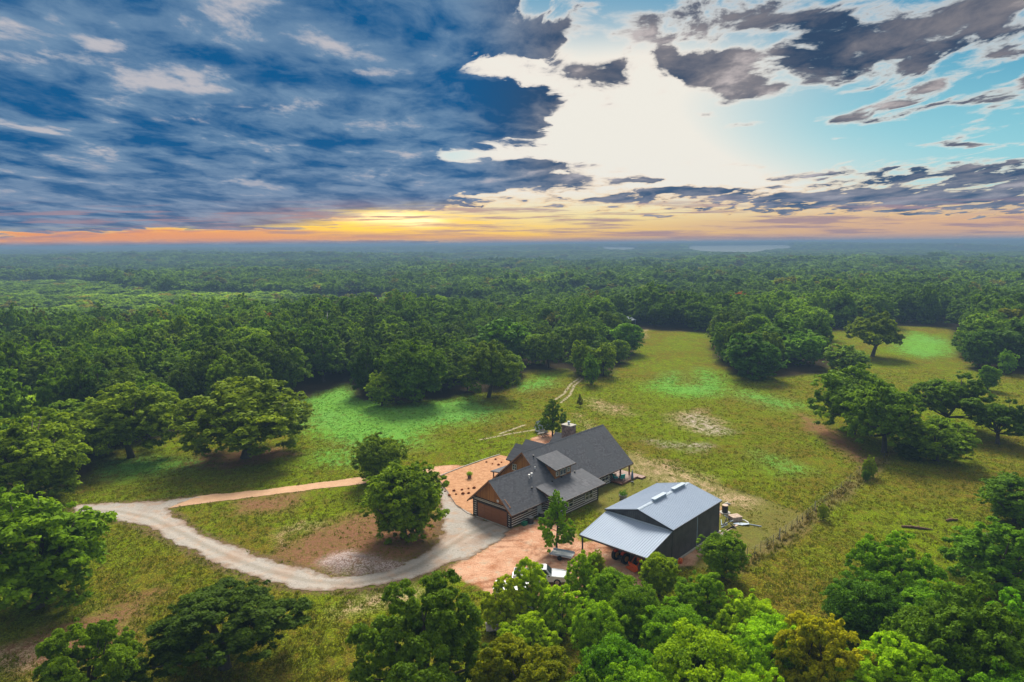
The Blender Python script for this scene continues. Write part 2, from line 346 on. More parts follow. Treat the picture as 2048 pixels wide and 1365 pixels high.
# ------------------------------------------------------------------ trees
BASEG = np.random.default_rng(7)
def unit(a): return a / (np.linalg.norm(a, axis=-1, keepdims=True) + 1e-9)
def crown_lobes(style, rng):
    """lobes (centre, radii) of a crown for a tree 10 m high and 10 m wide"""
    L = []
    if style == 'oak':      # broad dome, branches low
        for i in range(64):
            d = unit(rng.normal(size=3)); d[2] = abs(d[2]) * 1.2 - .42; d = unit(d); k = rng.uniform(.62, .98)
            L.append((np.array([0, 0, 4.4]) + d * k * np.array([4.6, 4.6, 5.0]), rng.uniform(.7, 1.35) * np.array([1.0, 1.0, 1.2])))
        L.append((np.array([0, 0, 5.3]), np.array([3.1, 3.1, 2.9])))
    elif style == 'round':   # dense ball, foliage down to the grass
        for i in range(74):
            d = unit(rng.normal(size=3)); k = rng.uniform(.62, .95)
            L.append((np.array([0, 0, 4.9]) + d * k * np.array([4.5, 4.5, 4.9]), rng.uniform(.6, 1.25) * np.array([1., 1., .9])))
        L.append((np.array([0, 0, 5.]), np.array([3.2, 3.2, 3.6])))
    elif style == 'open':    # gaps between limbs where the ground shows through
        for i in range(48):
            d = unit(rng.normal(size=3)); d[2] = abs(d[2]) - .28; d = unit(d); k = rng.uniform(.42, .96)
            L.append((np.array([0, 0, 4.6]) + d * k * np.array([4.5, 4.5, 5.0]), rng.uniform(.6, 1.2) * np.array([1.1, 1.1, .95])))
    elif style == 'plume':   # upright sprays, ragged top
        for i in range(62):
            a = rng.uniform(0, 6.283); r = 3.9 * math.sqrt(rng.uniform(0, 1)); zt = 9.5 * (1 - .026 * r * r) * rng.uniform(.62, 1.0)
            L.append((np.array([r * math.cos(a), r * math.sin(a), max(zt - 1.6, 1.2)]), np.array([.78, .78, 1.75]) * rng.uniform(.75, 1.25)))
        for i in range(10):
            a = rng.uniform(0, 6.283); r = rng.uniform(1, 3.2); L.append((np.array([r * math.cos(a), r * math.sin(a), rng.uniform(1.5, 4)]), np.array([1.5, 1.5, 1.2])))
    elif style == 'spire':   # young tree: narrow leader over spreading lower limbs
        for i in range(95):
            z = rng.uniform(.17, .98) ** 1.0; a = rng.uniform(0, 6.283); r = 4.2 * min((1 - z) ** .70 * 1.25, 1.0) * rng.uniform(.15, 1.0)
            L.append((np.array([r * math.cos(a), r * math.sin(a), z * 9.3 + .10 * r]), np.array([.62, .62, .85]) * (1.25 - .6 * z) * rng.uniform(.7, 1.25)))
    elif style == 'scrub':
        for i in range(16):
            a = rng.uniform(0, 6.283); r = 4.2 * math.sqrt(rng.uniform(0, 1)); L.append((np.array([r * math.cos(a), r * math.sin(a), rng.uniform(2.5, 8.2 - .6 * r)]), rng.uniform(1.2, 2.0) * np.ones(3)))
    return L
def crown_mesh(name, style, nleaf, leaf, tufts, seed, drop=.62):
    rng = np.random.default_rng(seed); L = crown_lobes(style, rng)
    C = np.array([l[0] for l in L]); Rr = np.array([l[1] for l in L])
    area = (Rr[:, 0] * Rr[:, 2]); pr = area / area.sum()
    lt = rng.uniform(0, 1, len(L))
    nt_ = max(int(34 * tufts), 1)
    li = rng.choice(len(L), nt_, p=pr); d = unit(rng.normal(size=(nt_, 3)))
    TC = C[li] + Rr[li] * d * rng.uniform(.70, 1.02, (nt_, 1)); TR = Rr[li].mean(1) * rng.uniform(.22, .42, nt_) * (1.0 if tufts > 6 else 1.7)
    def inside(Pq, k):
        r = np.zeros(len(Pq), bool)
        for c, q_ in zip(C, Rr): r |= (((Pq - c) / q_) ** 2).sum(1) < k
        return r
    keep = ~inside(TC, .50) & (TC[:, 2] > .15); TC, TR, li = TC[keep], TR[keep], li[keep]
    tt = rng.uniform(0, 1, len(TC))
    ti = rng.choice(len(TC), nleaf, p=(TR ** 2) / (TR ** 2).sum())
    dd = unit(rng.normal(size=(nleaf, 3))); dd[:, 2] = np.where(dd[:, 2] < -.3, -dd[:, 2], dd[:, 2])
    Pl = TC[ti] + dd * TR[ti][:, None] * rng.uniform(.55, 1.15, (nleaf, 1)) * np.array([1, 1, .85])
    k2 = ~inside(Pl, .42); Pl, dd, ti = Pl[k2], dd[k2], ti[k2]
    m = len(Pl); nrm = unit(dd * .9 + rng.normal(size=(m, 3)) * .55 + np.array([0, 0, .35]))
    ta = unit(np.cross(nrm, rng.normal(size=(m, 3)))); tb = np.cross(nrm, ta)
    a = leaf * rng.uniform(.6, 1.35, (m, 1)); b = a * rng.uniform(.42, .7, (m, 1))
    bend = nrm * a * .22
    V = np.stack([Pl - ta * a, Pl + tb * b - bend * .2, Pl + ta * a - bend, Pl - tb * b], 1).reshape(-1, 3)
    V[:, 2] = np.maximum(V[:, 2], .05)
    tint = np.clip(.28 * lt[li[ti]] + .34 * tt[ti] + .38 * rng.uniform(0, 1, m), 0, 1)
    me = raw_mesh(name, V, np.arange(4 * m).reshape(-1, 4), 4, face_attrs={'tint': tint}); me.materials.append(M['leaf'])
    return me, L
def trunk_mesh(name, style, L, seed, k=8):
    rng = np.random.default_rng(seed); mb = MB(); z0 = {'oak': 2.6, 'open': 2.3, 'round': 2.6, 'plume': 1.0, 'spire': 8.5, 'scrub': 1.}[style]
    lean = rng.normal(size=2) * .25
    if style == 'spire':
        mb.tube([(0, 0, -.3), (.05, 0, 1), (lean[0] * .5, lean[1] * .5, 4.5), (lean[0], lean[1], 8.8)], [.30, .22, .13, .03], k)
    else:
        mb.tube([(0, 0, -.3), (0, 0, .25), (lean[0] * .4, lean[1] * .4, z0 * .55), (lean[0], lean[1], z0)], [.52, .36, .30, .27], k)
    n_ = min(len(L), 12 if k > 5 else 5)
    for i in rng.choice(len(L), n_, replace=False):
        c = L[i][0]
        s0 = np.array([lean[0], lean[1], z0]) if style != 'spire' else np.array([0, 0, c[2] * .82])
        mid = (s0 + c) / 2 + rng.normal(size=3) * .35 + np.array([0, 0, -.25])
        mb.tube([s0 - np.array([0, 0, .12]), mid, c], [.17, .11, .03] if style != 'spire' else [.06, .04, .015], max(4, k - 3))
    me = bpy.data.meshes.new(name); me.from_pydata(mb.v, [], mb.f); me.update(); me.materials.append(M['bark'])
    me.polygons.foreach_set('use_smooth', [True] * len(me.polygons)); return me
LIB = {}
def lib(style, tier, var):
    key = (style, tier, var)
    if key not in LIB:
        nl, lf, tf, k = {'N': (80000, .125, 26, 9), 'M': (34000, .20, 20, 8), 'F': (10000, .36, 14, 6), 'D': (2600, .66, 8, 4)}[tier]
        seed = hash((ord(style[0]), ord(tier), var, len(style))) % 100000
        me, L = crown_mesh('crown', style, nl, lf, tf, seed)
        LIB[key] = (me, trunk_mesh('trunk', style, L, seed + 1, k))
    return LIB[key]
TREES = []
def tree(name, style, loc, h, w_, colr, label, group=None, tier=None, rz=None, cat='tree', var=None):
    rng = random.Random(int(loc[0] * 131 + loc[1] * 977)); dist = math.dist((loc[0], loc[1], h / 2), (0, 0, H))
    if tier is None: tier = 'N' if dist < 88 else 'M' if dist < 185 else 'F' if dist < 300 else 'D'
    var = rng.randrange({'N': 2, 'M': 3, 'F': 3, 'D': 3}[tier]) if var is None else var
    cm, tm = lib(style, tier, var)
    r = empty(name, (loc[0], loc[1], gz(loc[0], loc[1])), rng.uniform(0, 6.28) if rz is None else rz)
    r.scale = (w_ / 10, w_ / 10 * rng.uniform(.92, 1.08), h / 10)
    c = bpy.data.objects.new('crown', cm); col.objects.link(c); c.parent = r; c.color = (*colr, 1)
    t = bpy.data.objects.new('trunk', tm); col.objects.link(t); t.parent = r
    tag(r, label, cat, group); TREES.append((loc[0], loc[1], w_ / 2)); return r, c

# ------------------------------------------------------------------ ground: one sheet out to the horizon
def vnoise(x, y, sc, seed):
    """smooth value noise, numpy"""
    x = np.asarray(x, float) / sc; y = np.asarray(y, float) / sc; xi = np.floor(x); yi = np.floor(y); fx = x - xi; fy = y - yi
    fx = fx * fx * (3 - 2 * fx); fy = fy * fy * (3 - 2 * fy)
    def hsh(a, b):
        q_ = np.sin(a * 127.1 + b * 311.7 + seed * 74.7) * 43758.5453; return q_ - np.floor(q_)
    return (hsh(xi, yi) * (1 - fx) + hsh(xi + 1, yi) * fx) * (1 - fy) + (hsh(xi, yi + 1) * (1 - fx) + hsh(xi + 1, yi + 1) * fx) * fy
MISTY_FIELD = []
def terrain(x, y):
    x = np.asarray(x, float); y = np.asarray(y, float); r = np.sqrt(x * x + y * y)
    near = np.clip((np.sqrt((x - 5) ** 2 + (y - 95) ** 2) - 85) / 120, 0, 1); near = near * near * (3 - 2 * near)
    h = near * ((vnoise(x, y, 70, 1) - .5) * 2.4 + (vnoise(x, y, 240, 2) - .5) * 5)
    mid = np.clip((r - 450) / 1200, 0, 1); h = h + mid * ((vnoise(x, y, 520, 3) - .5) * 24)
    far = np.clip((r - 3200) / 3000, 0, 1); h = h + far * (4 + vnoise(x, y, 1800, 4) * 9) 
    if MISTY_FIELD and r.size > 1: k = np.clip((np.maximum.reduce([poly_sdf(x, y, f) for f in MISTY_FIELD]) + 700) / 500, 0, 1); h = h * (1 - k) + (2. + np.clip((r - 2200) / 1900, 0, 1) * 15) * k
    return h
def gz(x, y): return float(terrain(x, y))
def poly_sdf(X, Y, poly):
    """signed distance to a polygon, positive inside"""
    P_ = np.asarray(poly, float)[:, :2]; d = np.full(X.shape, 1e9); ins = np.zeros(X.shape, bool)
    for i in range(len(P_)):
        a, b = P_[i], P_[(i + 1) % len(P_)]; ex, ey = b - a; wx, wy = X - a[0], Y - a[1]
        t = np.clip((wx * ex + wy * ey) / (ex * ex + ey * ey + 1e-9), 0, 1)
        d = np.minimum(d, (wx - t * ex) ** 2 + (wy - t * ey) ** 2)
        c = (a[1] > Y) != (b[1] > Y)
        with np.errstate(divide='ignore', invalid='ignore'): ins ^= c & (X < (b[0] - a[0]) * (Y - a[1]) / (b[1] - a[1] + 1e-12) + a[0])
    return np.where(ins, 1, -1) * np.sqrt(d)
def line_d(X, Y, pts):
    P_ = np.asarray(pts, float)[:, :2]; d = np.full(X.shape, 1e9)
    for a, b in zip(P_[:-1], P_[1:]):
        e_ = b - a; t = np.clip(((X - a[0]) * e_[0] + (Y - a[1]) * e_[1]) / (e_ @ e_ + 1e-9), 0, 1)
        d = np.minimum(d, (X - a[0] - t * e_[0]) ** 2 + (Y - a[1] - t * e_[1]) ** 2)
    return np.sqrt(d)
def GP(*p): return [g(*q_)[:2] for q_ in p]
CLEAR = GP((-700, 1600), (-700, 1010), (-60, 1000), (170, 965), (215, 900), (350, 872), (590, 805), (690, 768), (720, 800), (800, 808), (925, 792), (1030, 775), (1062, 742), (1135, 740), (1165, 762),
           (1215, 752), (1262, 722), (1285, 682), (1262, 668), (1420, 676), (1432, 725), (1470, 752), (1560, 756), (1650, 752), (1668, 712), (1640, 672), (1790, 660), (1900, 662), (1925, 715),
           (1945, 742), (2010, 752), (2200, 760), (2700, 800), (2900, 1600))
CLOVER = [GP((590, 800), (690, 770), (790, 812), (930, 795), (1005, 820), (960, 842), (860, 858), (830, 895), (700, 895), (620, 868)),
          GP((205, 925), (300, 915), (400, 925), (350, 940), (250, 955), (190, 950)),
          GP((1290, 775), (1350, 745), (1362, 770), (1395, 768), (1400, 740), (1440, 755), (1460, 780), (1410, 795), (1340, 792)),
          GP((1470, 780), (1530, 790), (1600, 812), (1560, 818), (1500, 800)), GP((1030, 772), (1100, 752), (1105, 770), (1050, 782)),
          GP((1790, 690), (1830, 672), (1900, 690), (1905, 712), (1850, 722), (1790, 708)), GP((1520, 905), (1560, 925), (1600, 940), (1560, 945)),
          GP((640, 905), (700, 900), (720, 930), (640, 925)), GP((1370, 1060), (1380, 1050), (1384, 1060))]
DIRT = [GP((1018, 1062), (1075, 1040), (1120, 1050), (1150, 1062), (1165, 1085), (1240, 1085), (1310, 1120), (1300, 1180), (1200, 1190), (1100, 1215), (1000, 1200), (930, 1170), (885, 1150), (900, 1135), (950, 1105), (1000, 1080)),
        GP((1350, 1130), (1420, 1062), (1440, 1066), (1380, 1130)), GP((868, 935), (920, 928), (935, 938), (880, 955)),
        GP((1425, 1010), (1445, 1015), (1440, 1035), (1425, 1030)), GP((1060, 878), (1105, 862), (1120, 880), (1060, 900))]
TAN = [GP((1270, 905), (1320, 925), (1420, 955), (1430, 975), (1330, 960), (1262, 935)), GP((1180, 800), (1240, 812), (1260, 830), (1200, 822)), GP((1340, 830), (1400, 820), (1450, 850), (1420, 868), (1350, 850)),
       GP((1270, 668), (1290, 668), (1288, 685), (1268, 682)), GP((690, 1215), (760, 1195), (830, 1185), (780, 1210), (690, 1228)), GP((545, 1075), (600, 1050), (620, 1052), (560, 1085)), GP((1290, 935), (1500, 1000), (1490, 1012), (1330, 965)),
       GP((1150, 830), (1175, 845), (1190, 868), (1180, 870)), GP((-30, 1320), (60, 1300), (120, 1280), (60, 1330))]
BROWN = [GP((535, 1115), (620, 1065), (720, 1025), (800, 1010), (890, 1040), (885, 1075), (850, 1110), (760, 1148), (700, 1156), (600, 1145)),
         GP((1600, 830), (1650, 850), (1730, 900), (1725, 925), (1660, 890), (1610, 850)), GP((450, 1000), (600, 985), (580, 1020), (470, 1030)),
         GP((400, 905), (560, 895), (600, 910), (480, 935), (380, 935)), GP((200, 1215), (300, 1190), (250, 1290), (60, 1360), (0, 1300))]
PILE = [GP((640, 1128), (665, 1112), (700, 1104), (735, 1112), (760, 1120), (800, 1122), (812, 1132), (770, 1143), (730, 1152), (690, 1153), (655, 1146))]
ASH = [GP((1365, 835), (1400, 828), (1425, 845), (1455, 862), (1420, 868), (1375, 850)), GP((1300, 880), (1420, 890), (1400, 900), (1330, 895))]
SHORT = [GP((1262, 905), (1330, 940), (1440, 970), (1620, 1032), (1500, 1112), (1470, 1140), (1340, 1130), (1180, 1010), (1150, 1010))]
TRACK = [GP((1110, 800), (1128, 788), (1140, 770), (1165, 752)), GP((1122, 806), (1140, 790), (1148, 772), (1168, 756)), GP((1070, 860), (1020, 868), (960, 880)), GP((1050, 850), (1000, 868))]
RUTS = [GP((930, 1172), (1000, 1158), (1050, 1140), (1090, 1116), (1140, 1100), (1230, 1096)), GP((945, 1182), (1010, 1168), (1062, 1150), (1104, 1125), (1150, 1110), (1230, 1106)), GP((985, 1085), (1040, 1080), (1080, 1100), (1150, 1085)), GP((990, 1095), (1035, 1092), (1072, 1110), (1150, 1094)), GP((1180, 1065), (1200, 1085), (1240, 1100))]
EDGE = [GP((1320, 925), (1440, 970), (1530, 1000), (1618, 1030))]
WEED = [GP((1478, 1140), (1560, 1082), (1640, 1025), (1725, 955), (1790, 900)), ]
MISTY_FIELD = [GP((1370, 503), (1385, 497.5), (1580, 496.5), (1592, 502.5), (1500, 510), (1400, 509)), GP((1100, 503), (1200, 500), (1330, 502), (1250, 506))]  # far field under mist, then a streak of mist painted as ground
LEA = [GP((235, 558), (245, 545), (290, 543), (298, 556)), 
         GP((665, 589), (700, 584.5), (740, 585), (735, 589)), GP((1640, 560), (1730, 555), (1800, 566), (1700, 572))]
DRIVE = GP((150, 1012), (171, 1010), (235, 1007), (286, 1004), (365, 997), (420, 991), (372, 1005), (325, 1019), (382, 1056), (439, 1087), (532, 1120), (628, 1146), (685, 1156), (769, 1142), (835, 1116),
           (872, 1084), (884, 1060), (889, 1025), (882, 1000), (876, 975), (884, 965), (912, 1010), (946, 1031), (985, 1046), (1021, 1060), (1003, 1080), (960, 1104), (900, 1132), (835, 1153), (773, 1171), (720, 1180), (686, 1183),
           (640, 1181), (593, 1176), (527, 1161), (453, 1135), (387, 1104), (325, 1073), (272, 1047), (198, 1030), (150, 1028))
DLINE = GP((150, 1020), (240, 1024), (300, 1036), (350, 1060), (410, 1092), (470, 1120), (540, 1144), (620, 1163), (700, 1170), (780, 1156), (840, 1132), (890, 1100), (940, 1068), (985, 1050))
def bank(lst, X, Y): 
    r = np.full(X.shape, -1e9)
    for p in lst: r = np.maximum(r, poly_sdf(X, Y, p))
    return r
def axis_(lo, hi, step, far_lo, far_hi, grow):
    a = list(np.arange(lo, hi, step)); s_2 = step
    while a[-1] < far_hi: s_2 *= grow; a.append(a[-1] + s_2)
    s_2 = step; b = [a[0]]
    while b[-1] > far_lo: s_2 *= grow; b.append(b[-1] - s_2)
    return np.array(b[:0:-1] + a)
gx = axis_(-95, 150, .6, -9400, 9400, 1.045); gy = axis_(40, 290, .6, -600, 9400, 1.035)
X, Y = np.meshgrid(gx, gy); Z = terrain(X, Y)
near_m = np.exp(-(((X - 5) / 110) ** 2 + ((Y - 95) / 90) ** 2))
idx = np.arange(X.size).reshape(X.shape)
Fq = np.stack([idx[:-1, :-1], idx[:-1, 1:], idx[1:, 1:], idx[1:, :-1]], -1).reshape(-1, 4)
clear_sd = np.maximum(poly_sdf(X, Y, CLEAR), bank(MISTY_FIELD + LEA, X, Y))
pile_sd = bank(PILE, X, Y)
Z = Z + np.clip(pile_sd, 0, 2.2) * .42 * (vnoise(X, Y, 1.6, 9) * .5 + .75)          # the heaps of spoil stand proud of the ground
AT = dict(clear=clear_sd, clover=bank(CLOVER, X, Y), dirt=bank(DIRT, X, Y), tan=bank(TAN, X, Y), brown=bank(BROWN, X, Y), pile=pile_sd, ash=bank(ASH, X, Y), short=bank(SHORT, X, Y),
          track=-np.minimum.reduce([line_d(X, Y, p) for p in TRACK]), edge=-line_d(X, Y, EDGE[0]), rut=-np.minimum.reduce([line_d(X, Y, p) for p in RUTS]), weed=-line_d(X, Y, WEED[0]), verge=poly_sdf(X, Y, DRIVE), field=bank(MISTY_FIELD, X, Y))
AT = {k: np.clip(a, -60, 60).ravel() for k, a in AT.items()}
def ground_col(q, p):
    N1 = q.noise(p, .045, 5, .6); N2 = q.noise(p, .35, 6, .65); N3 = q.noise(p, 1.6, 6, .7); N4 = q.noise(p, 4.5, 5, .75); N5 = q.noise(q.scale(p, (1., .6, 1.)), 2.4, 4, .7, 1.)
    stretch = q.noise(q.scale(p, (1.0, .55, 1.)), .9, 6, .7, .6)
    jag = q.add(q.mul(q.sub(q.noise(p, .11, 3, .6), .5), 16.), q.mul(q.sub(N2, .5), 7.), q.mul(q.sub(N3, .5), 3.2), q.mul(q.sub(N4, .5), 1.2))
    def mask(name, w_=.5, k=1.0, off=0.): return q.ss(q.add(q.attr(name), q.mul(jag, k), off), -w_, w_)
    lush = q.mix(N3, (.070, .145, .001), (.205, .275, .002)); dry = q.mix(N3, (.095, .070, .009), (.215, .145, .018)); olive = q.mix(N4, (.050, .056, .010), (.110, .105, .014))
    c = q.mix(q.ss(q.add(q.mul(N1, .6), q.mul(N2, .35), q.mul(stretch, .35)), .60, .74), lush, dry)
    c = q.mix(q.ss(stretch, .60, .36, 0., .8), c, olive)
    c = q.mix(q.ss(N4, .50, .62, 0., .75), c, q.mix(N2, (.34, .34, .02), (.22, .33, .015))); c = q.mix(q.ss(N4, .49, .38, 0., .65), c, (.035, .052, .006)); c = q.mix(q.ss(N5, .49, .38, 0., .6), c, (.055, .060, .010)); c = q.mix(q.ss(q.noise(q.scale(p, (1., .5, 1.)), .8, 4, .6), .54, .64, 0., .5), c, (.13, .085, .022))
    c = q.mix(q.mul(mask('short', .8, .2), .6), c, q.mix(N2, (.20, .165, .062), (.15, .15, .04)))
    c = q.mix(q.mul(mask('weed', 1.0, .25, 1.0), .6), c, q.mix(N3, (.11, .072, .035), (.26, .19, .10)))
    c = q.mix(q.mul(mask('brown', 2.5, .45), q.ss(q.add(q.mul(N5, .5), q.mul(N3, .5)), .38, .56, .35, .95)), c, q.mix(N3, (.15, .062, .036), (.31, .155, .10)))
    c = q.mix(q.mul(mask('clover', 4.0, .45, 1.8), q.ss(q.add(q.mul(stretch, .5), q.mul(N4, .5)), q.ss(q.attr('clover'), 0., 6., .46, .36), q.ss(q.attr('clover'), 0., 6., .56, .52)), .92), c, q.mix(N1, q.mix(N3, (.075, .22, .008), (.19, .40, .030)), q.mix(N3, (.07, .25, .03), (.20, .46, .14))))
    c = q.mix(q.mul(mask('tan', 2.5, .55, .5), q.ss(q.add(q.mul(N4, .6), q.mul(stretch, .4)), .46, .58)), c, q.mix(N4, (.38, .25, .15), (.62, .46, .31)))
    c = q.mix(q.mul(mask('ash', 2.5, .5, .3), q.ss(q.add(q.mul(N4, .6), q.mul(stretch, .4)), .48, .58)), c, (.48, .42, .38))
    c = q.mix(q.mul(q.ss(q.add(q.attr('verge'), q.mul(jag, .10)), -1.6, -.4), q.ss(N3, .35, .6)), c, q.mix(N4, (.075, .045, .025), (.22, .15, .09)))
    c = q.mix(mask('dirt', .5, .22), c, q.mix(q.ss(q.add(q.mul(N2, .6), q.mul(N4, .4)), .36, .58), (.36, .15, .075), (.62, .37, .25)))
    c = q.mix(q.mul(q.ss(q.add(q.attr('rut'), q.mul(q.sub(N3, .5), .8)), -.45, -.05), .6), c, (.20, .085, .045)); c = q.mix(q.mul(q.ss(q.noise(p, .7, 5, .7), .54, .66), q.ss(q.attr('dirt'), -.5, 1.), .6), c, (.42, .36, .27))
    c = q.mix(q.mul(mask('pile', 1.6, .30), q.ss(q.add(q.mul(N2, .4), q.mul(N4, .6)), .36, .56)), c, q.mix(q.ss(N4, .35, .65), (.24, .16, .14), (.52, .44, .42)))
    c = q.mix(q.mul(q.ss(q.add(q.attr('track'), q.mul(N3, .5)), -.25, .1), .75), c, (.45, .38, .28))
    c = q.mix(q.mul(q.ss(q.attr('edge'), -.35, -.1), .85), c, (.035, .04, .015))
    c = q.mix(q.ss(q.attr('field'), -4., 6.), c, q.mix(N1, (.17, .19, .17), (.28, .30, .28)))  # mist lying on the far field is put into its pale colour
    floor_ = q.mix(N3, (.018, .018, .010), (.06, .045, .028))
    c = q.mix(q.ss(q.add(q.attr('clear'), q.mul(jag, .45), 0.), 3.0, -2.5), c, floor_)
    return c
M['ground'] = material('ground', ground_col, .95, spec=.0, bump=lambda q, p: (q.add(q.mul(q.noise(p, 1.3, 6, .75), 1.), q.mul(q.noise(p, 6, 4, .7), .5)), 1.0, .32))
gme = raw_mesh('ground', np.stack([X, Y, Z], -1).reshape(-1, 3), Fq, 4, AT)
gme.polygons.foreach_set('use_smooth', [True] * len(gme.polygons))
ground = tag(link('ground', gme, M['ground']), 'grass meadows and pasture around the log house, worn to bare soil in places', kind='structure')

def sheet(name, poly, z, mat, label, jag=.25, seed=0, step=.35, thick=None):
    """a flat sheet laid on the ground with an irregular edge"""
    P_ = [np.array(p[:2], float) for p in poly]; out = []; rng = random.Random(seed)
    for i, a in enumerate(P_):
        b = P_[(i + 1) % len(P_)]; m_ = max(1, int(np.linalg.norm(b - a) / step))
        for j in range(m_): out.append(a + (b - a) * j / m_)
    out = [p + (np.array([float(vnoise(p[0], p[1], 2.2, 11)), float(vnoise(p[0], p[1], 2.2, 12))]) - .5) * 3 * jag + np.array([rng.uniform(-1, 1), rng.uniform(-1, 1)]) * jag * .4 for p in out]
    tri = tessellate_polygon([[Vector((p[0], p[1], 0)) for p in out]])
    me = bpy.data.meshes.new(name); me.from_pydata([(p[0], p[1], z) for p in out], [], [tuple(t) for t in tri]); me.update()
    if sum(p.normal.z for p in me.polygons) < 0: me.flip_normals()
    return tag(link(name, me, mat), label, kind='structure')
def gravel(q, p):
    N = q.noise(p, .5, 6, .65); F_ = q.noise(p, 7., 4, .8); S = q.noise(p, .16, 4, .6)
    c = q.mix(q.add(q.mul(F_, .5), q.mul(q.noise(p, 2.6, 4, .7), .5)), (.10, .088, .078), (.54, .50, .455)); c = q.mix(q.ss(N, .50, .66, 0., .7), c, (.36, .25, .18))
    c = q.mix(q.ss(S, .50, .66, 0., .6), c, q.mix(F_, (.24, .15, .10), (.38, .26, .19)))
    c = q.mix(q.ss(q.noise(p, 2.2, 6, .75), .57, .68, 0., .75), c, (.11, .075, .05))
    d = q.add(q.attr('line'), q.mul(q.sub(N, .5), .6)); rut = q.mul(q.ss(q.m('ABSOLUTE', q.sub(d, .85)), .42, .12), q.ss(N, .3, .6))
    c = q.mix(q.mul(rut, .38), c, q.mix(F_, (.30, .25, .21), (.58, .52, .46))); c = q.mix(q.mul(q.ss(d, .5, .1), .28), c, (.17, .14, .09))
    return q.mix(q.ss(q.add(q.attr('edge'), q.mul(q.sub(F_, .5), .8)), .7, .0, 0., .75), c, (.17, .11, .07))
M['gravel'] = material('gravel', gravel, .95, spec=.15, bump=lambda q, p: (q.noise(p, 8, 4, .8), .8, .08))
M['track_clay'] = material('track_clay', lambda q, p: q.mix(q.noise(p, .8, 5, .65), (.36, .19, .10), (.56, .38, .25)), .95, spec=.1, bump=lambda q, p: (q.noise(p, 5, 4, .8), .7, .08))
M['mulch'] = material('mulch', lambda q, p: q.mix(q.ss(q.noise(p, 1.2, 7, .75), .3, .7), (.30, .145, .07), (.50, .28, .155)), .95, spec=.1, bump=lambda q, p: (q.noise(p, 12, 3, .8), .7, .05))

dx, dy = np.meshgrid(np.arange(-66, 2, .2), np.arange(62, 110, .2)); dsd = poly_sdf(dx, dy, DRIVE) + (vnoise(dx, dy, 2.4, 61) - .5) * 1.1 + (vnoise(dx, dy, .7, 62) - .5) * .7 + (vnoise(dx, dy, .25, 63) - .5) * .35
cc = (dsd[:-1, :-1] + dsd[1:, 1:] + dsd[1:, :-1] + dsd[:-1, 1:]) / 4 > 0; di = np.arange(dx.size).reshape(dx.shape)
df = np.stack([di[:-1, :-1], di[:-1, 1:], di[1:, 1:], di[1:, :-1]], -1)[cc]; used, inv = np.unique(df.ravel(), return_inverse=True); px_, py_ = dx.ravel()[used], dy.ravel()[used]
dm = raw_mesh('driveway', np.stack([px_, py_, np.full(len(px_), .034) + (vnoise(px_, py_, .5, 64) - .5) * .02], 1), inv.reshape(-1, 4), 4, dict(line=line_d(px_, py_, DLINE), edge=np.clip(dsd.ravel()[used], -1, 9)))
tag(link('driveway', dm, M['gravel']), 'pale gravel drive curving past the tree island to the garage', kind='structure')
TRK = GP((395, 992), (480, 985), (600, 971), (735, 954), (860, 938), (880, 945), (860, 952), (735, 967), (620, 981), (500, 996), (410, 1007), (340, 1016))
sheet('dirt_track', TRK, .040, M['track_clay'], 'orange dirt track leading from the gravel drive towards the house', .22, 2)


# ------------------------------------------------------------------ the log house
TH = R_(47.2); HO = g(1021, 1056.8); UX = np.array([math.cos(TH), math.sin(TH), 0]); VX = np.array([-math.sin(TH), math.cos(TH), 0])
def W(x, y, z=0.0): return HO + UX * x + VX * y + np.array([0, 0, z])
house = empty('log_house', (HO[0], HO[1], 0), TH)
tag(house, 'log house with grey shingle roof, brown garage door and shed dormer', 'house')
def part(mb, name, mat, parent=house, label=None, **k):
    o = mb.build(name, M[mat] if isinstance(mat, str) else mat, parent, **k)
    if label: o['label'] = label
    return o
K = .894; Z0 = 2.8
def zr(y): return Z0 + K * y
T = .16; T3 = (0, 0, -T)
def roofpart(name, polys, mat='shingle', parent=house, d=T3, label=None):
    mb = MB()
    for p in polys: mb.slab(p, d)
    return part(mb, name, mat, parent, label)
YR, YM = 3.56, 5.35                                   # ridges of the garage and of the main roof
x_g0, x_m0, x_m1 = -.55, 8.26, 28.95
main_roof = roofpart('roof', [
    [(x_g0, -.75, zr(-.75)), (x_m1, -.75, zr(-.75)), (x_m1, YM, zr(YM)), (x_m0, YM, zr(YM)), (x_m0, YR, zr(YR)), (x_g0, YR, zr(YR))],
    [(x_m0, YM, zr(YM)), (x_m1, YM, zr(YM)), (x_m1, 11.45, zr(-.75)), (x_m0, 11.45, zr(-.75))],
    [(x_g0, YR, zr(YR)), (x_m0 + .5, YR, zr(YR)), (x_m0 + .5, 7.87, zr(-.75)), (x_g0, 7.87, zr(-.75))]])
# ridge caps, pipes and vents on the roof
mb = MB()
for x0, x1, y in ((x_g0, x_m0, YR), (x_m0, x_m1, YM)):
    mb.slab([(x0, y - .16, zr(y - .16) + .03), (x1, y - .16, zr(y - .16) + .03), (x1, y, zr(y) + .045), (x0, y, zr(y) + .045)], (0, 0, -.03))
    mb.slab([(x0, y, zr(y) + .045), (x1, y, zr(y) + .045), (x1, y + .16, zr(y - .16) + .03), (x0, y + .16, zr(y - .16) + .03)], (0, 0, -.03))
part(mb, 'ridge_cap', 'shingle', main_roof)
for x, y in ((5.65, 1.07), (9.83, .48 + .3), (12.14, .9), (15.26, .85), (9.84, 4.4)):
    z = zr(y) if not (y < 1.07 and x > 6.5) else 3.76 + (y - 1.07) * .29
    m_ = MB(); m_.cyl((x, y, z - .05), .13, .26, 8); part(m_, 'roof_pipe', 'black', main_roof)
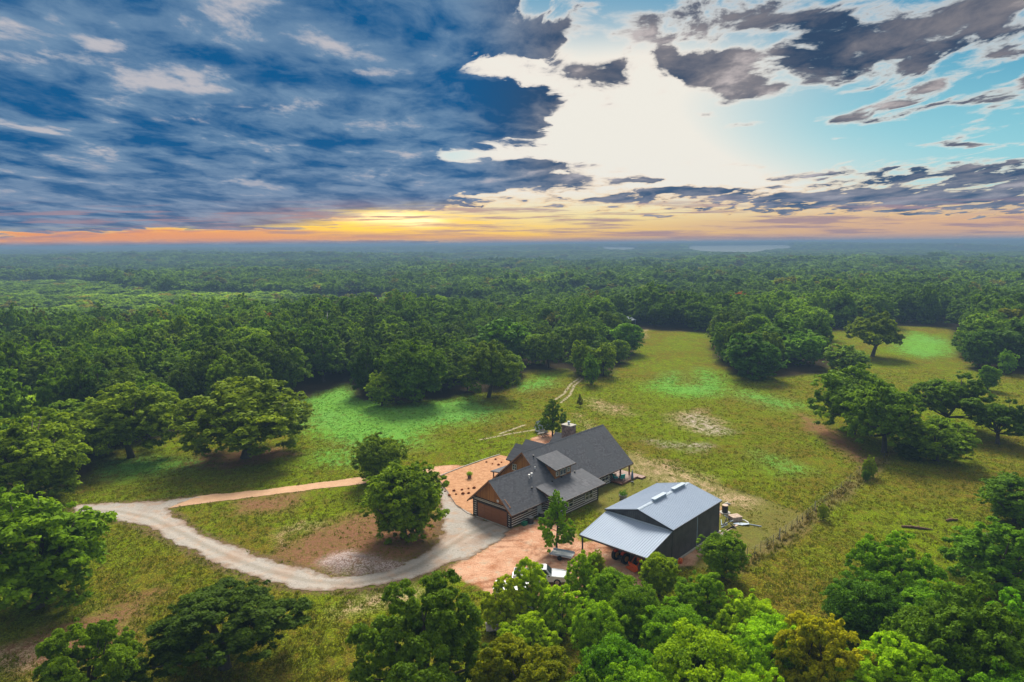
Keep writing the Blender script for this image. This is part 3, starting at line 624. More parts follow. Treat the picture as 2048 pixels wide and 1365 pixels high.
for x, y in ((6.43, 2.27), (7.03, 2.32), (8.55, 3.0)):
    m_ = MB(); m_.cyl((x, y, zr(y) - .1), .10 if y < 2.9 else .05, .50 if y < 2.9 else .3, 8); m_.cyl((x, y, zr(y) + (.40 if y < 2.9 else .2)), .16 if y < 2.9 else .07, .12, 8)
    part(m_, 'roof_vent', 'white', main_roof)
# bump-out roof and dormer roof
roofpart('bump_out_roof', [[(6.5, 1.07, zr(1.07) + .02), (6.5, -3.4, 2.50), (17.3, -3.4, 2.50), (17.3, 1.07, zr(1.07) + .02)]], label='low pitched shingle roof over the bump-out')
DZ = zr(4.17) + .03
dormer = part(MB().box((10.85, 1.07, 3.6), (14.6, 1.17, 5.12)), 'dormer', 'boards_x', label='shed dormer with board walls and a row of windows')
roofpart('dormer_roof', [[(10.15, 4.17, DZ), (10.3, .52, 5.34), (15.1, .52, 5.34), (14.95, 4.17, DZ)]], parent=dormer)
def cheek(x): return [(x, 1.17, zr(1.17) - .1), (x, 1.17, 5.2), (x, 3.6, 6.15), (x, 3.6, zr(3.6) - .1)]
for x in (10.85, 14.5): part(MB().slab(cheek(x), (.1, 0, 0)), 'dormer_cheek', 'boards_y', dormer)
def window(x0, x1, z0, z1, y, parent=house, cols=2, rows=2, axis='y', out=-1, t=.09):
    """a window in a wall: cream frame with bars, its pane a sub-part"""
    mb = MB(); f = .085
    def bx(a0, a1, b0, b1, dd):
        if axis == 'y': mb.box((a0, min(y, y + out * dd), b0), (a1, max(y, y + out * dd), b1))
        else: mb.box((min(y, y + out * dd), a0, b0), (max(y, y + out * dd), a1, b1))
    bx(x0, x0 + f, z0, z1, t); bx(x1 - f, x1, z0, z1, t); bx(x0 + f, x1 - f, z0, z0 + f, t); bx(x0 + f, x1 - f, z1 - f, z1, t)
    for i in range(1, cols): c = x0 + (x1 - x0) * i / cols; bx(c - f * .45, c + f * .45, z0 + f, z1 - f, t * .9)
    for j in range(1, rows): c = z0 + (z1 - z0) * j / rows; bx(x0 + f, x1 - f, c - f * .35, c + f * .35, t * .8)
    fr = part(mb, 'window', 'cream', parent)
    mb = MB(); bx(x0 + f * .5, x1 - f * .5, z0 + f * .5, z1 - f * .5, t * .4); part(mb, 'pane', 'glass', fr)
    return fr
window(11.0, 11.55, 4.12, 4.78, 1.07, dormer, 1, 2); window(11.85, 13.35, 3.98, 4.86, 1.07, dormer, 2, 1); window(13.65, 14.3, 4.12, 4.78, 1.07, dormer, 1, 2)
# log walls; each stretch butts against the next
walls = MB()
def wall_x(x0, x1, y, z1=2.75, t=.25, s_2=1): walls.box((x0, min(y, y + s_2 * t), 0), (x1, max(y, y + s_2 * t), z1))
def wall_y(y0, y1, x, z1=2.75, t=.25, s_2=1): walls.box((min(x, x + s_2 * t), y0, 0), (max(x, x + s_2 * t), y1, z1))
wall_x(0, 7.1, 0, 2.55); wall_x(7.1, 16.23, -2.67, 2.42); wall_y(-2.42, 0, 7.1, 2.6); wall_y(-2.42, 0, 15.98, 2.6); wall_x(16.23, 23.5, 0, 2.55)
wall_y(.25, .52, 0, 2.62); wall_y(6.30, 7.05, 0, 2.62); wall_y(.52, 6.30, 0.002, 2.62, .2)
wall_x(.2, 8.6, 6.8, 2.4); wall_x(8.8, 23.5, 10.45, 2.4); wall_y(7.05, 10.45, 8.8, 2.4); wall_y(.25, 10.45, 23.25, 2.6)
lw = part(walls, 'log_wall', 'logs')
# garage door: recessed leaf with four rows of panels
gd = MB().box((-.02, .55, 0), (.06, 6.28, 2.12))
for r in range(4):
    for c in range(4):
        y0 = .62 + c * 1.42; z0 = .05 + r * .52; gd.box((-.055, y0, z0), (-.02, y0 + 1.30, z0 + .44))
gdo = part(gd, 'garage_door', 'door_wood', label='wide brown panelled garage door')
fr = MB().box((-.12, .40, 0), (-.001, .55, 2.28)); fr.box((-.12, 6.28, 0), (-.001, 6.43, 2.28)); fr.box((-.12, .55, 2.13), (-.001, 6.28, 2.28))
part(fr, 'door_frame', 'fascia_dk', gdo)
part(MB().box((-.30, .3, 0.0), (-.13, 6.5, .04)), 'door_sill', 'concrete', gdo)
hb = MB().box((-.14, -.02, 2.62), (0.0, 7.07, 2.86)); part(hb, 'header_beam', 'fascia_dk')
part(MB().box((-.155, .0, 2.70), (-.14, 7.05, 2.77)), 'header_trim', 'cream')
for y in (-.10, 7.05): part(MB().box((-.10, y, 0), (.15, y + .10, 2.62)), 'corner_board', 'black')
for x, y in ((7.0, -2.78), (16.23, -2.78), (23.5, -.11)): part(MB().box((x, y, 0), (x + .11, y + .11, 2.4 if y < -1 else 2.5)), 'corner_board', 'black')
# gable boards
def gable(x, yc, hw, zb, th=.1):
    zt = zr(yc) - T - .02; y0 = yc - hw; 
    return MB().slab([(x, y0, zb), (x, yc + hw, zb), (x, yc + hw, max(zb + .01, zr(yc - hw) - T)), (x, yc, zt), (x, y0, max(zb + .01, zr(y0) - T))], (th, 0, 0))
gg = part(gable(0.0, YR, 3.56, 2.87), 'gable', 'boards_y', label='orange brown board gable above the garage door')
part(MB().cyl((0, 0, 0), .20, .07, 12), 'wall_plaque', 'white', gg); bpy.data.objects['wall_plaque'].rotation_euler = (0, -math.pi / 2, 0); bpy.data.objects['wall_plaque'].location = (-.005, 2.29, 3.24)  # plain round white plaque on the gable, gives no light
mg = part(gable(8.8, YM, 5.1, 2.5), 'gable', 'boards_y', label='brown board gable rising behind the garage roof')
window(6.85, 7.65, 4.25, 5.2, 8.8, mg, 2, 2, 'x')
part(gable(28.0, YM, 5.1, 2.6), 'gable', 'boards_y')
# barge boards and fascias
def rake(x, yc, hw, w_=.26, name='barge_board', mat='fascia'):
    mb = MB(); ze = zr(yc - hw)
    for s_2 in (-1, 1): mb.slab([(x, yc, zr(yc) - .015), (x, yc + s_2 * hw, ze - .015), (x, yc + s_2 * hw, ze - w_), (x, yc, zr(yc) - w_)], (.045, 0, 0))
    part(mb, name, mat)
rake(x_g0 - .048, YR, 4.31); rake(x_m0 - .048, YM, 6.10); rake(x_m1 + .003, YM, 6.10, mat='fascia_dk')
for a, b in (((x_g0, -.80, 1.93), (6.45, -.752, 2.12)), ((17.35, -.80, 1.93), (x_m1, -.752, 2.12)), ((6.5, -3.45, 2.30), (17.3, -3.402, 2.49)), ((10.3, .46, 5.15), (15.1, .518, 5.33)), ((x_m0, 11.452, 1.93), (x_m1, 11.5, 2.12))):
    part(MB().box(a, b), 'fascia_board', 'fascia_dk')
for x in (6.46, 17.302): part(MB().slab([(x, 1.0, zr(1.07) - .02), (x, -3.4, 2.48), (x, -3.4, 2.30), (x, 1.0, zr(1.07) - .2)], (.04, 0, 0)), 'fascia_board', 'fascia_dk')
for x in (7.12, 16.1): part(MB().slab([(x, .6, 2.6), (x, -2.6, 2.4), (x, -2.6, 2.62), (x, .6, 3.45)], (.1, 0, 0)), 'gable_infill', 'boards_y')
window(13.05, 15.0, .72, 1.95, -2.67); window(9.2, 10.3, .85, 1.95, -2.67, cols=1); window(20.9, 22.95, .75, 1.85, 0.0); window(3.6, 4.4, 1.35, 1.9, 0, cols=2, rows=1)
sd = part(MB().box((5.55, -.05, .08), (6.42, -.001, 2.1)), 'side_door', 'white', label='plain white door in the log wall beside the garage')
part(MB().ball((6.30, -.09, 1.05), .045, 8, 5), 'handle', 'metal', sd)
part(MB().box((23.502, .9, .32), (23.56, 1.85, 2.3)), 'porch_door', 'white', label='white door opening onto the deck')
part(MB().box((23.501, .112, .32), (23.52, .85, 2.35)), 'porch_wall', 'cream')
# cross gables, porch roof and chimney on the far side
def cross(name, xc, hw, zt, y1, mat='shingle', label=None):
    y0 = YM + (zr(YM) - zt) / K; ze = zt - hw * K; ye = min(YM + (zr(YM) - ze) / K, y1)
    p = roofpart(name, [[(xc, y0, zt), (xc, y1, zt), (xc - hw, y1, ze), (xc - hw, ye, ze)], [(xc, y0, zt), (xc + hw, ye, ze), (xc + hw, y1, ze), (xc, y1, zt)]], label=label)
    part(MB().slab([(xc - hw + .35, y1 - .6, 0), (xc + hw - .35, y1 - .6, 0), (xc + hw - .35, y1 - .6, ze + .1), (xc, y1 - .6, zt - T - .05), (xc - hw + .35, y1 - .6, ze + .1)], (0, .1, 0)), 'cross_gable_wall', 'boards_x', p)
    for x in (xc - hw + .35, xc + hw - .45): part(MB().box((x, 10.7, 0), (x + .1, y1 - .6, ze + .05)), 'cross_wall', 'logs', p)
cross('cross_gable', 16.4, 2.4, 5.42, 14.0, label='shingled cross gable on the meadow side, nearer one'); cross('cross_gable', 19.6, 2.0, 5.3, 14.6, label='shingled cross gable behind the first one')
cross('cross_gable', 27.2, 2.2, 5.05, 14.3, label='small shingled cross gable by the chimney')
roofpart('porch_roof', [[(10.2, 11.0, 2.62), (14.2, 11.0, 2.62), (14.2, 13.8, 2.3), (10.2, 13.8, 2.3)]], label='low porch roof at the foot of the gable')
for x in (10.5, 13.8): part(MB().box((x, 13.4, 0), (x + .15, 13.55, 2.2)), 'porch_post', 'post')
ch = part(MB().box((22.6, 7.35, 3.5), (24.0, 9.25, 8.10)), 'chimney', 'stone', label='broad reddish stone chimney with a pale cap')
part(MB().box((22.5, 7.25, 8.10), (24.1, 9.35, 8.22)), 'chimney_cap', 'concrete', ch)
part(MB().cyl((23.3, 8.3, 8.22), .17, .35, 10).cyl((23.3, 8.3, 8.62), .26, .12, 10), 'flue', 'galv_trim', ch)
# deck under the end of the roof
dk = part(MB().box((23.6, -1.95, .20), (28.6, 10.2, .32)), 'deck', 'deck', label='reddish brown timber deck')
part(MB().box((23.6, -2.02, .02), (28.6, -1.96, .30)), 'rim_board', 'deck', dk); part(MB().box((28.2, -2.9, .02), (29.4, 4.2, .26)), 'deck_step', 'deck', dk)
for x, y in ((25.7, -.45), (28.3, -.45), (28.3, 5.3), (28.3, 10.4)): part(MB().box((x, y, .32), (x + .2, y + .2, 2.0 if y < 9 else 2.1)), 'porch_post', 'post')
part(MB().box((23.6, -.50, 1.98), (28.6, -.28, 2.12)), 'porch_beam', 'post')
rl = MB()
for z in (.75, 1.0, 1.2): rl.tube([(28.42, .0, z), (28.42, 5.2, z)], .018, 5)
part(rl, 'rail', 'black')
# things standing round the house
def at(name, label, cat, x, y, z=0., rz=0., group=None):
    p = W(x, y, z); e = empty(name, tuple(p), TH + rz); tag(e, label, cat, group); return e
for x, y, lab in ((3.0, -.95, 'dark round-topped air conditioner nearer the garage corner'), (5.3, -1.0, 'dark air conditioner beside the white side door')):
    t_ = at('air_conditioner', lab, 'air conditioner', x, y, group='air conditioners by the log wall')
    part(MB().box((-.55, -.5, 0), (.55, .5, .08)), 'pad', 'concrete', t_)
    part(MB().cyl((0, 0, .08), .46, .80, 14), 'casing', 'black', t_)
    cgm = MB()
    for i in range(7): cgm.tube([(0, 0, .93), (.42 * math.cos(i * .9), .42 * math.sin(i * .9), .90)], .015, 4)
    cgm.cyl((0, 0, .88), .44, .03, 14); part(cgm, 'fan_guard', 'metal', t_)
t_ = at('storage_box', 'small green box on the ground by the garage side wall', 'box', 2.0, -.75)
part(MB().box((-.35, -.28, 0), (.35, .28, .42)), 'body', 'green_box', t_, bevel=.03); part(MB().box((-.38, -.31, .42), (.38, .31, .50)), 'lid', 'green_box', t_, bevel=.02)
def tub(label, p, r, h, matp, foliage, spread, hh, name='planter'):
    e = empty(name, (p[0], p[1], .03), 0); tag(e, label, 'planter')
    part(MB().cyl((0, 0, 0), r * .8, h, 14, r), 'pot', matp, e); part(MB().cyl((0, 0, h - .12), r * 1.04, .1, 14), 'rim', matp, e)
    rng = np.random.default_rng(int(r * 100)); m = 700; d_ = unit(rng.normal(size=(m, 3))); d_[:, 2] = abs(d_[:, 2]); c_ = d_ * rng.uniform(.3, 1, (m, 1)) * np.array([spread, spread, hh]) + np.array([0, 0, h])
    ta = unit(rng.normal(size=(m, 3))); tb = unit(np.cross(ta, d_)); a = .07
    V_ = np.stack([c_ - ta * a, c_ + tb * a * .5, c_ + ta * a, c_ - tb * a * .5], 1).reshape(-1, 3)
    me = raw_mesh('foliage', V_, np.arange(4 * m).reshape(-1, 4), 4, face_attrs={'tint': rng.uniform(0, 1, m)}); o = link('foliage', me, M['leaf'], e); o.color = (*foliage, 1)
tub('bushy plant in a brown tub standing in the mulch bed', g(939, 957), .36, .62, 'clay', (.08, .16, .025), .62, .55)
tub('wide pale-rimmed planter with a shrub between house and metal shed', g(1246, 998), .62, .6, 'grey_wood', (.035, .10, .03), .8, .9)
# low shrubs lining the paths in the mulch bed
mulch_poly = GP((946, 1030), (912, 1010), (890, 975), (877, 958), (885, 952), (920, 938), (965, 922), (1000, 911), (1022, 915), (1050, 935), (1000, 960), (960, 985), (950, 1000))
sheet('mulch_bed', mulch_poly, .042, M['mulch'], 'orange brown mulch bed beside the house', .05, 5)
mb = MB(); e_ = [np.array(g(*q_)) for q_ in ((946, 1031), (935, 1028), (912, 1011), (898, 990), (884, 968), (877, 958))]
for a, b in zip(e_[:-1], e_[1:]): mb.tube([a + [0, 0, .05], b + [0, 0, .05]], .05, 6)
tag(mb.build('garden_edging', M['fascia_dk']), 'dark steel edging along the curved side of the mulch bed', 'edging')
mb = MB(); e_ = [np.array(g(*q_)) for q_ in ((880, 953), (920, 937), (965, 921), (1000, 910))]
for a, b in zip(e_[:-1], e_[1:]): mb.slab([a + [0, 0, .03], b + [0, 0, .03], b + [-.05, .2, .03], a + [-.05, .2, .03]], (0, 0, .09))
tag(mb.build('garden_edging', M['concrete']), 'pale straight concrete edging between mulch bed and meadow', 'edging')
sp = [(890, 984), (908, 983), (924, 981), (937, 978.5), (948, 977.5), (898.5, 992), (912, 990), (926, 989), (937.5, 988), (973, 925.5), (985, 929), (997, 931), (991, 920), (1003, 926)]
first = None
for i, q_ in enumerate(sp):
    p = g(*q_)
    if first is None:
        rng = np.random.default_rng(3); m = 260; d_ = unit(rng.normal(size=(m, 3))); d_[:, 2] = abs(d_[:, 2]); c_ = d_ * rng.uniform(.5, 1, (m, 1)) * np.array([.3, .3, .26]) + [0, 0, .03]
        ta = unit(rng.normal(size=(m, 3))); tb = unit(np.cross(ta, d_)); V_ = np.stack([c_ - ta * .06, c_ + tb * .04, c_ + ta * .06, c_ - tb * .04], 1).reshape(-1, 3)
        sme = raw_mesh('low_shrub', V_, np.arange(4 * m).reshape(-1, 4), 4, face_attrs={'tint': rng.uniform(0, 1, m)}); sme.materials.append(M['leaf']); first = sme
    o = bpy.data.objects.new('low_shrub', first); col.objects.link(o); o.location = (p[0], p[1], .042); o.rotation_euler[2] = i; o.color = (.10, .03, .03, 1); s_2 = .55 + .5 * ((i * 37) % 10) / 10; o.scale = (s_2, s_2, s_2)
    row = 'upper row of the mulch bed path' if i < 5 else 'lower row of the mulch bed path' if i < 9 else 'far corner of the mulch bed near the meadow'
    tag(o, 'small dark reddish shrub in the ' + row, 'shrub', 'dark shrubs dotted in the mulch bed')
# rail fence fragment behind the round tree
t_ = empty('rail_fence', tuple(g(866, 958)), .35); tag(t_, 'short dark wooden rail fence at the head of the mulch bed', 'fence')
for x in (-1.2, .5): part(MB().box((x, -.09, 0), (x + .18, .09, 1.05)), 'post', 'fascia_dk', t_)
for z in (.45, .85): part(MB().box((-1.02, -.04, z), (.5, .04, z + .13)), 'rail', 'fascia_dk', t_)
# deck furniture and the wrapped parasol
def chair(x, y, rz, label, mat):
    e = at('patio_chair', label, 'chair', x, y, .32, rz, 'cushioned chairs on the deck')
    for a, b in ((-.33, -.33), (.28, -.33), (-.33, .28), (.28, .28)): part(MB().box((a, b, 0), (a + .05, b + .05, .38)), 'leg', 'black', e)
    part(MB().box((-.36, -.36, .38), (.36, .36, .56)), 'seat', mat, e, bevel=.05); part(MB().slab([(-.36, .24, .56), (.36, .24, .56), (.36, .40, 1.15), (-.36, .40, 1.15)], (0, .14, 0)), 'backrest', mat, e, bevel=.04)
    for a in (-.42, .36): part(MB().box((a, -.34, .62), (a + .06, .34, .68)), 'armrest', 'black', e)
chair(25.0, -1.2, 2.6, 'teal cushioned chair at the outer edge of the deck', 'teal'); chair(24.4, -.35, 1.0, 'teal cushioned chair close to the porch door', 'teal'); chair(25.2, .5, .3, 'mustard yellow cushioned chair behind the teal ones', 'yellow')
t_ = at('patio_parasol', 'closed blue-grey parasol standing upright beside the deck post', 'parasol', 26.2, -2.35)
part(MB().tube([(0, 0, 0), (0, 0, 2.0)], .025, 6), 'pole', 'black', t_); part(MB().tube([(0, 0, .45), (0, 0, .9), (0, 0, 1.5), (0, 0, 1.92)], [.22, .20, .15, .04], 9), 'canopy', 'blue', t_, smooth=True); part(MB().cyl((0, 0, 0), .25, .08, 12), 'base', 'black', t_)

# ------------------------------------------------------------------ the metal shed
shed = empty('metal_shed', tuple(W(5.4, -21.3)), TH); tag(shed, 'charcoal metal shed with silver roof and open lean-to at its front', 'shed')
SL, SW = 12.2, 9.3; ze, zt = 4.28, 5.55; yc = SW / 2
def ribbed_roof(name, a, b, c, d_, nrib, parent, ribh=.04):
    """sheet a-b (eave) to d-c (ridge) with raised ribs running down the slope"""
    a, b, c, d_ = [np.array(q_, float) for q_ in (a, b, c, d_)]; nrm = np.cross(b - a, d_ - a); nrm /= np.linalg.norm(nrm); nrm = nrm if nrm[2] > 0 else -nrm
    mb = MB().slab([a, b, c, d_], (0, 0, -.06))
    for i in range(nrib + 1):
        f = i / nrib; lo = a + (b - a) * f; hi = d_ + (c - d_) * f; e = (b - a) / np.linalg.norm(b - a) * .035; f2 = .02 if i == nrib else 0; lo = lo - e * (1 if i == nrib else -1 if i == 0 else 0); hi = hi - e * (1 if i == nrib else -1 if i == 0 else 0)
        mb.slab([lo - e + nrm * .001, lo + e + nrm * .001, hi + e + nrm * .001, hi - e + nrm * .001], nrm * ribh)
    return part(mb, name, 'galv', parent)
OV = .25
ribbed_roof('roof', (-OV, -OV, ze), (SL + OV, -OV, ze), (SL + OV, yc, zt), (-OV, yc, zt), 42, shed)
ribbed_roof('roof', (SL + OV, SW + OV, ze), (-OV, SW + OV, ze), (-OV, yc, zt), (SL + OV, yc, zt), 42, shed)
part(MB().slab([(-OV, yc - .22, zt + .0), (SL + OV, yc - .22, zt + .0), (SL + OV, yc, zt + .07), (-OV, yc, zt + .07)], (0, 0, -.02)).slab([(-OV, yc, zt + .07), (SL + OV, yc, zt + .07), (SL + OV, yc + .22, zt), (-OV, yc + .22, zt)], (0, 0, -.02)), 'ridge_cap', 'galv_trim', shed)
for x in (3.3, 8.2): part(MB().box((x, yc - .22, zt + .06), (x + 2.9, yc + .22, zt + .30)).box((x - .08, yc - .30, zt + .30), (x + 2.98, yc + .30, zt + .34)), 'ridge_vent', 'galv_trim', shed)
def ribbed_wall(p0, p1, zf, nrib, name='wall', zb=0.):
    """wall from p0 to p1; zf(f) is its top; upright ribs on both faces"""
    p0, p1 = np.array(p0, float), np.array(p1, float); L_ = np.linalg.norm(p1 - p0); e = (p1 - p0) / L_; nv = np.array([-e[1], e[0]])
    mb = MB(); fs = sorted({0, .5, 1}); 
    poly = [(*p0, zb), (*p1, zb)] + [(*(p0 + (p1 - p0) * f), zf(f)) for f in fs[::-1]]
    mb.slab([(q_[0] - nv[0] * .03, q_[1] - nv[1] * .03, q_[2]) for q_ in poly], (nv[0] * .06, nv[1] * .06, 0))
    for i in range(1, nrib):
        f = i / nrib; c = p0 + (p1 - p0) * f; 
        for s_2 in (-1, 1):
            a = c - e * .035 + nv * .030 * s_2; b = c + e * .035 + nv * .030 * s_2
            mb.slab([(*a, zb), (*b, zb), (*b, zf(f) - .03), (*a, zf(f) - .03)], (nv[0] * .028 * s_2, nv[1] * .028 * s_2, 0))
    return part(mb, name, 'panel', shed)
ribbed_wall((0, 0), (SL, 0), lambda f: ze - .03, 40); ribbed_wall((SL, SW), (0, SW), lambda f: ze - .03, 40)
gf = lambda f: ze - .08 + (zt - ze) * (1 - abs(f * 2 - 1))
ribbed_wall((SL, .04), (SL, SW - .04), gf, 30); ribbed_wall((0, SW - .04), (0, .04), gf, 30)
for x, y in ((-.07, -.07), (6.1, -.07), (SL - .05, -.07), (SL - .05, SW), (-.07, SW)): part(MB().box((x, y, 0), (x + .12, y + (.04 if x == 6.1 else .12), ze - .07)), 'corner_trim', 'dark_trim' if x != 6.1 else 'galv_trim', shed)
for a, b in (((-OV, -OV - .05, ze - .16), (SL + OV, -OV, ze - .005)), ((-OV, SW + OV, ze - .16), (SL + OV, SW + OV + .05, ze - .005))): part(MB().box(a, b), 'eave_trim', 'dark_trim', shed)
for x in (-OV - .05, SL + OV): part(MB().slab([(x, -OV, ze - .01), (x, yc, zt - .01), (x, SW + OV, ze - .01), (x, SW + OV, ze - .16), (x, yc, zt - .16), (x, -OV, ze - .16)], (.05, 0, 0)), 'rake_trim', 'dark_trim', shed)
part(MB().box((-.3, -.35, 0), (SL + .3, -.10, .10)), 'slab_edge', 'concrete', shed)
LX, LZ, LH = -5.75, 2.72, 4.02      # lean-to: reach, low eave, high edge
ribbed_roof('lean_to_roof', (LX, SW + .1, LZ), (LX, -.1, LZ), (-.08, -.1, LH), (-.08, SW + .1, LH), 30, shed)
part(MB().slab([(-.32, -.1, LH + .0), (-.32, SW + .1, LH + .0), (-.035, SW + .1, LH + .09), (-.035, -.1, LH + .09)], (0, 0, -.02)), 'flashing', 'galv_trim', shed)
part(MB().box((LX - .05, -.1, LZ - .2), (LX, SW + .1, LZ - .002)), 'eave_trim', 'dark_trim', shed)
for y in (-.15, SW + .1): part(MB().slab([(LX, y, LZ - .01), (-.1, y, LH - .01), (-.1, y, LH - .17), (LX, y, LZ - .17)], (0, .05, 0)), 'rake_trim', 'dark_trim', shed)
ribbed_wall((LX + .2, .0), (-.1, .0), lambda f: LZ - .05 + (LH - LZ) * f - .1, 20, 'lean_to_wall')
for y in (.1, SW - .25): part(MB().box((LX + .15, y, 0), (LX + .3, y + .15, LZ - .07)), 'post', 'dark_trim', shed)
part(MB().box((LX + .12, .3, LZ - .30), (LX + .3, SW - .3, LZ - .08)), 'beam', 'dark_trim', shed)
for y in (2.2, 4.6, 7.0): part(MB().slab([(LX + .3, y, LZ - .05), (-.12, y, LH - .10), (-.12, y, LH - .25), (LX + .3, y, LZ - .2)], (0, .07, 0)), 'rafter', 'dark_trim', shed)
# tractors parked under the lean-to
def tractor(x, y, rz, label, mat):
    e = at('tractor', label, 'tractor', x, y, 0, rz, 'tractors under the lean-to')
    part(MB().slab([(-.1, -.35, .75), (1.55, -.35, .75), (1.55, -.30, 1.25), (-.1, -.30, 1.42)], (0, .66, 0)), 'bonnet', mat, e, bevel=.04)
    part(MB().box((-1.2, -.28, .55), (1.5, .28, .75)), 'chassis', 'black', e)
    for s_2 in (-1, 1):
        for cx, r, wd, nm in ((-.85, .68, .34, 'rear_wheel'), (1.15, .42, .22, 'front_wheel')):
            wy = s_2 * .75 - wd / 2; wh = part(MB().tube([(cx, wy, r), (cx, wy + wd, r)], r, 18), nm, 'rubber', e); part(MB().tube([(cx, wy - .02, r), (cx, wy + wd + .02, r)], r * .5, 12), 'rim', 'yellow', wh)
        part(MB().slab([(-1.35, s_2 * .56 - .19, 1.2), (-1.1, s_2 * .56 - .19, 1.48), (-.4, s_2 * .56 - .19, 1.48), (-.25, s_2 * .56 - .19, 1.1)], (0, .38, 0)), 'fender', mat, e)
    part(MB().box((-.95, -.25, 1.15), (-.45, .25, 1.25)).box((-1.0, -.25, 1.25), (-.9, .25, 1.6)), 'seat', 'black', e)
    part(MB().tube([(-.15, 0, 1.35), (-.3, 0, 1.6)], .02, 6).tube([(-.32 + .02 * math.cos(a), .2 * math.cos(a), 1.6 + .2 * math.sin(a) * .4) for a in np.linspace(0, 6.283, 13)], .018, 5), 'steering_wheel', 'black', e)
    part(MB().tube([(-1.15, -.45, .9), (-1.15, -.45, 2.1), (-1.15, .45, 2.1), (-1.15, .45, .9)], .035, 6), 'roll_bar', 'black', e)
    for s_2 in (-1, 1): part(MB().tube([(.1, s_2 * .5, 1.25), (1.5, s_2 * .5, 1.35), (2.3, s_2 * .5, .5)], .07, 6), 'loader_arm', mat, e)
    part(MB().slab([(2.25, -.8, .15), (2.25, .8, .15), (2.4, .8, .75), (2.4, -.8, .75)], (.05, 0, 0)).box((2.3, -.8, .12), (2.9, .8, .17)), 'bucket', mat, e)
def LW(a, b): return 5.4 + a, -21.3 + b
tractor(*LW(-2.9, 4.6), -.15, 'orange-red tractor standing under the open side of the lean-to', 'red')
tractor(*LW(-2.2, 1.9), math.pi - .25, 'orange tractor parked against the closed side of the lean-to', 'orange')
# clutter at the shed corner
t_ = at('bucket', 'bright orange bucket at the front corner of the metal shed', 'bucket', 5.6, -22.0, group='orange buckets by the shed')
part(MB().cyl((0, 0, 0), .17, .38, 12, .2), 'pail', 'orange', t_); part(MB().cyl((0, 0, .38), .215, .04, 12), 'lid', 'orange', t_)
t_ = at('gas_bottle', 'rounded orange tank beside the bucket at the shed corner', 'tank', 6.1, -22.1)
part(MB().cyl((0, 0, 0), .25, .5, 12).ball((0, 0, .5), (.25, .25, .16), 12, 6), 'body', 'orange', t_, smooth=True); part(MB().cyl((0, 0, .62), .06, .1, 8), 'valve', 'metal', t_)
t_ = at('storage_bin', 'dark teal bin leaning by the shed corner post', 'bin', 4.6, -22.2, rz=.3)
part(MB().tube([(0, 0, 0), (0, 0, .85)], [.26, .33], 10), 'body', 'teal', t_); part(MB().cyl((0, 0, .85), .35, .05, 10), 'lid', 'black', t_)
t_ = empty('tyre', tuple(g(1327, 1149))); tag(t_, 'blue-black tyre lying flat on the ground past the shed', 'tyre')
ring = [(.42 * math.cos(a), .42 * math.sin(a), .12) for a in np.linspace(0, 2 * math.pi, 17)]; part(MB().tube(ring, .12, 8), 'rubber', 'blue', t_, smooth=True)
# scrap and timber behind the shed
def debris(name, label, cat, p, build, rz=0., group=None):
    e = empty(name, (p[0], p[1], 0), rz); tag(e, label, cat, group)
    for args in build: part(args[1], args[0], args[2], e)
debris('drum', 'dark steel drum with a pale lid behind the metal shed', 'drum', (30., 92.4), [('body', MB().cyl((0, 0, .12), .42, .95, 14), 'black'), ('lid', MB().cyl((0, 0, 1.07), .44, .10, 14), 'pale_wood'), ('base', MB().cyl((0, 0, 0), .75, .12, 14), 'concrete')])
pl_ = MB()
for i in range(7): pl_.box((-.75, -.6 + i * .18, .62), (.75, -.46 + i * .18, .65))
for z in (0., .21, .42):
    for y in (-.6, -.05, .5): pl_.box((-.75, y, z), (.75, y + .12, z + .14))
    if z: 
        for i in range(5): pl_.box((-.75, -.6 + i * .26, z - .05), (.75, -.46 + i * .26, z - .02))
debris('pallet_stack', 'stack of pinkish wooden pallets in the scrap behind the shed', 'pallets', (30.6, 89.8), [('slats', pl_, 'pale_wood')], .3)
rg = random.Random(4)
for i, (p, rz, lab) in enumerate((((28.6, 86.6), .75, 'pale board lying flat nearest the shed corner'), ((29.0, 86.9), .80, 'second pale board beside the shed corner board'), ((29.4, 87.3), .70, 'outermost of the three pale boards on the grass'))):
    debris('board', lab, 'board', p, [('plank', MB().box((-1.3, -.16, .0), (1.3, .16, .07)), 'pale_wood')], rz, 'loose boards behind the shed')
for i in range(9):
    p = (28.0 + rg.uniform(0, 1.8), 88.0 + rg.uniform(-.8, 2.6)); L_ = rg.uniform(.6, 1.5); a0 = rg.uniform(0, 3)
    debris('scrap_pipe', 'grey metal offcut leaning in the scrap heap against the shed end', 'scrap', p, [('pipe', MB().tube([(-L_ * .6 * math.cos(a0), -L_ * .6 * math.sin(a0), .05), (L_ * .6 * math.cos(a0), L_ * .6 * math.sin(a0), rg.uniform(.2, .9))], .06, 6), rg.choice(['metal', 'galv_trim', 'black']))], 0, 'metal scrap behind the shed')
for lab, p, rz, mt in (('light grey plastic pipe curving across the grass by the pallets', (31.3, 89.0), 0, 'white'), ('straight pale pipe at the far right end of the scrap', (32.5, 87.9), -.5, 'galv_trim')):
    pts = [(-.9, 1.3, .06), (-.1, 1.1, .06), (.6, .5, .06), (.8, -.3, .06)] if 'curving' in lab else [(-1.0, 0, .08), (1.0, 0, .08)]
    debris('pipe', lab, 'pipe', p, [('tube', MB().tube(pts, .07, 7), mt)], rz)
debris('metal_sheet', 'bent pale metal sheet on the grass in front of the pallets', 'sheet', (30.9, 88.3), [('sheet', MB().slab([(-1, -.3, .05), (.2, -.45, .1), (1.1, -.1, .25), (1.0, .35, .2), (-.8, .3, .04)], (0, 0, .02)), 'galv_trim')], -.4)
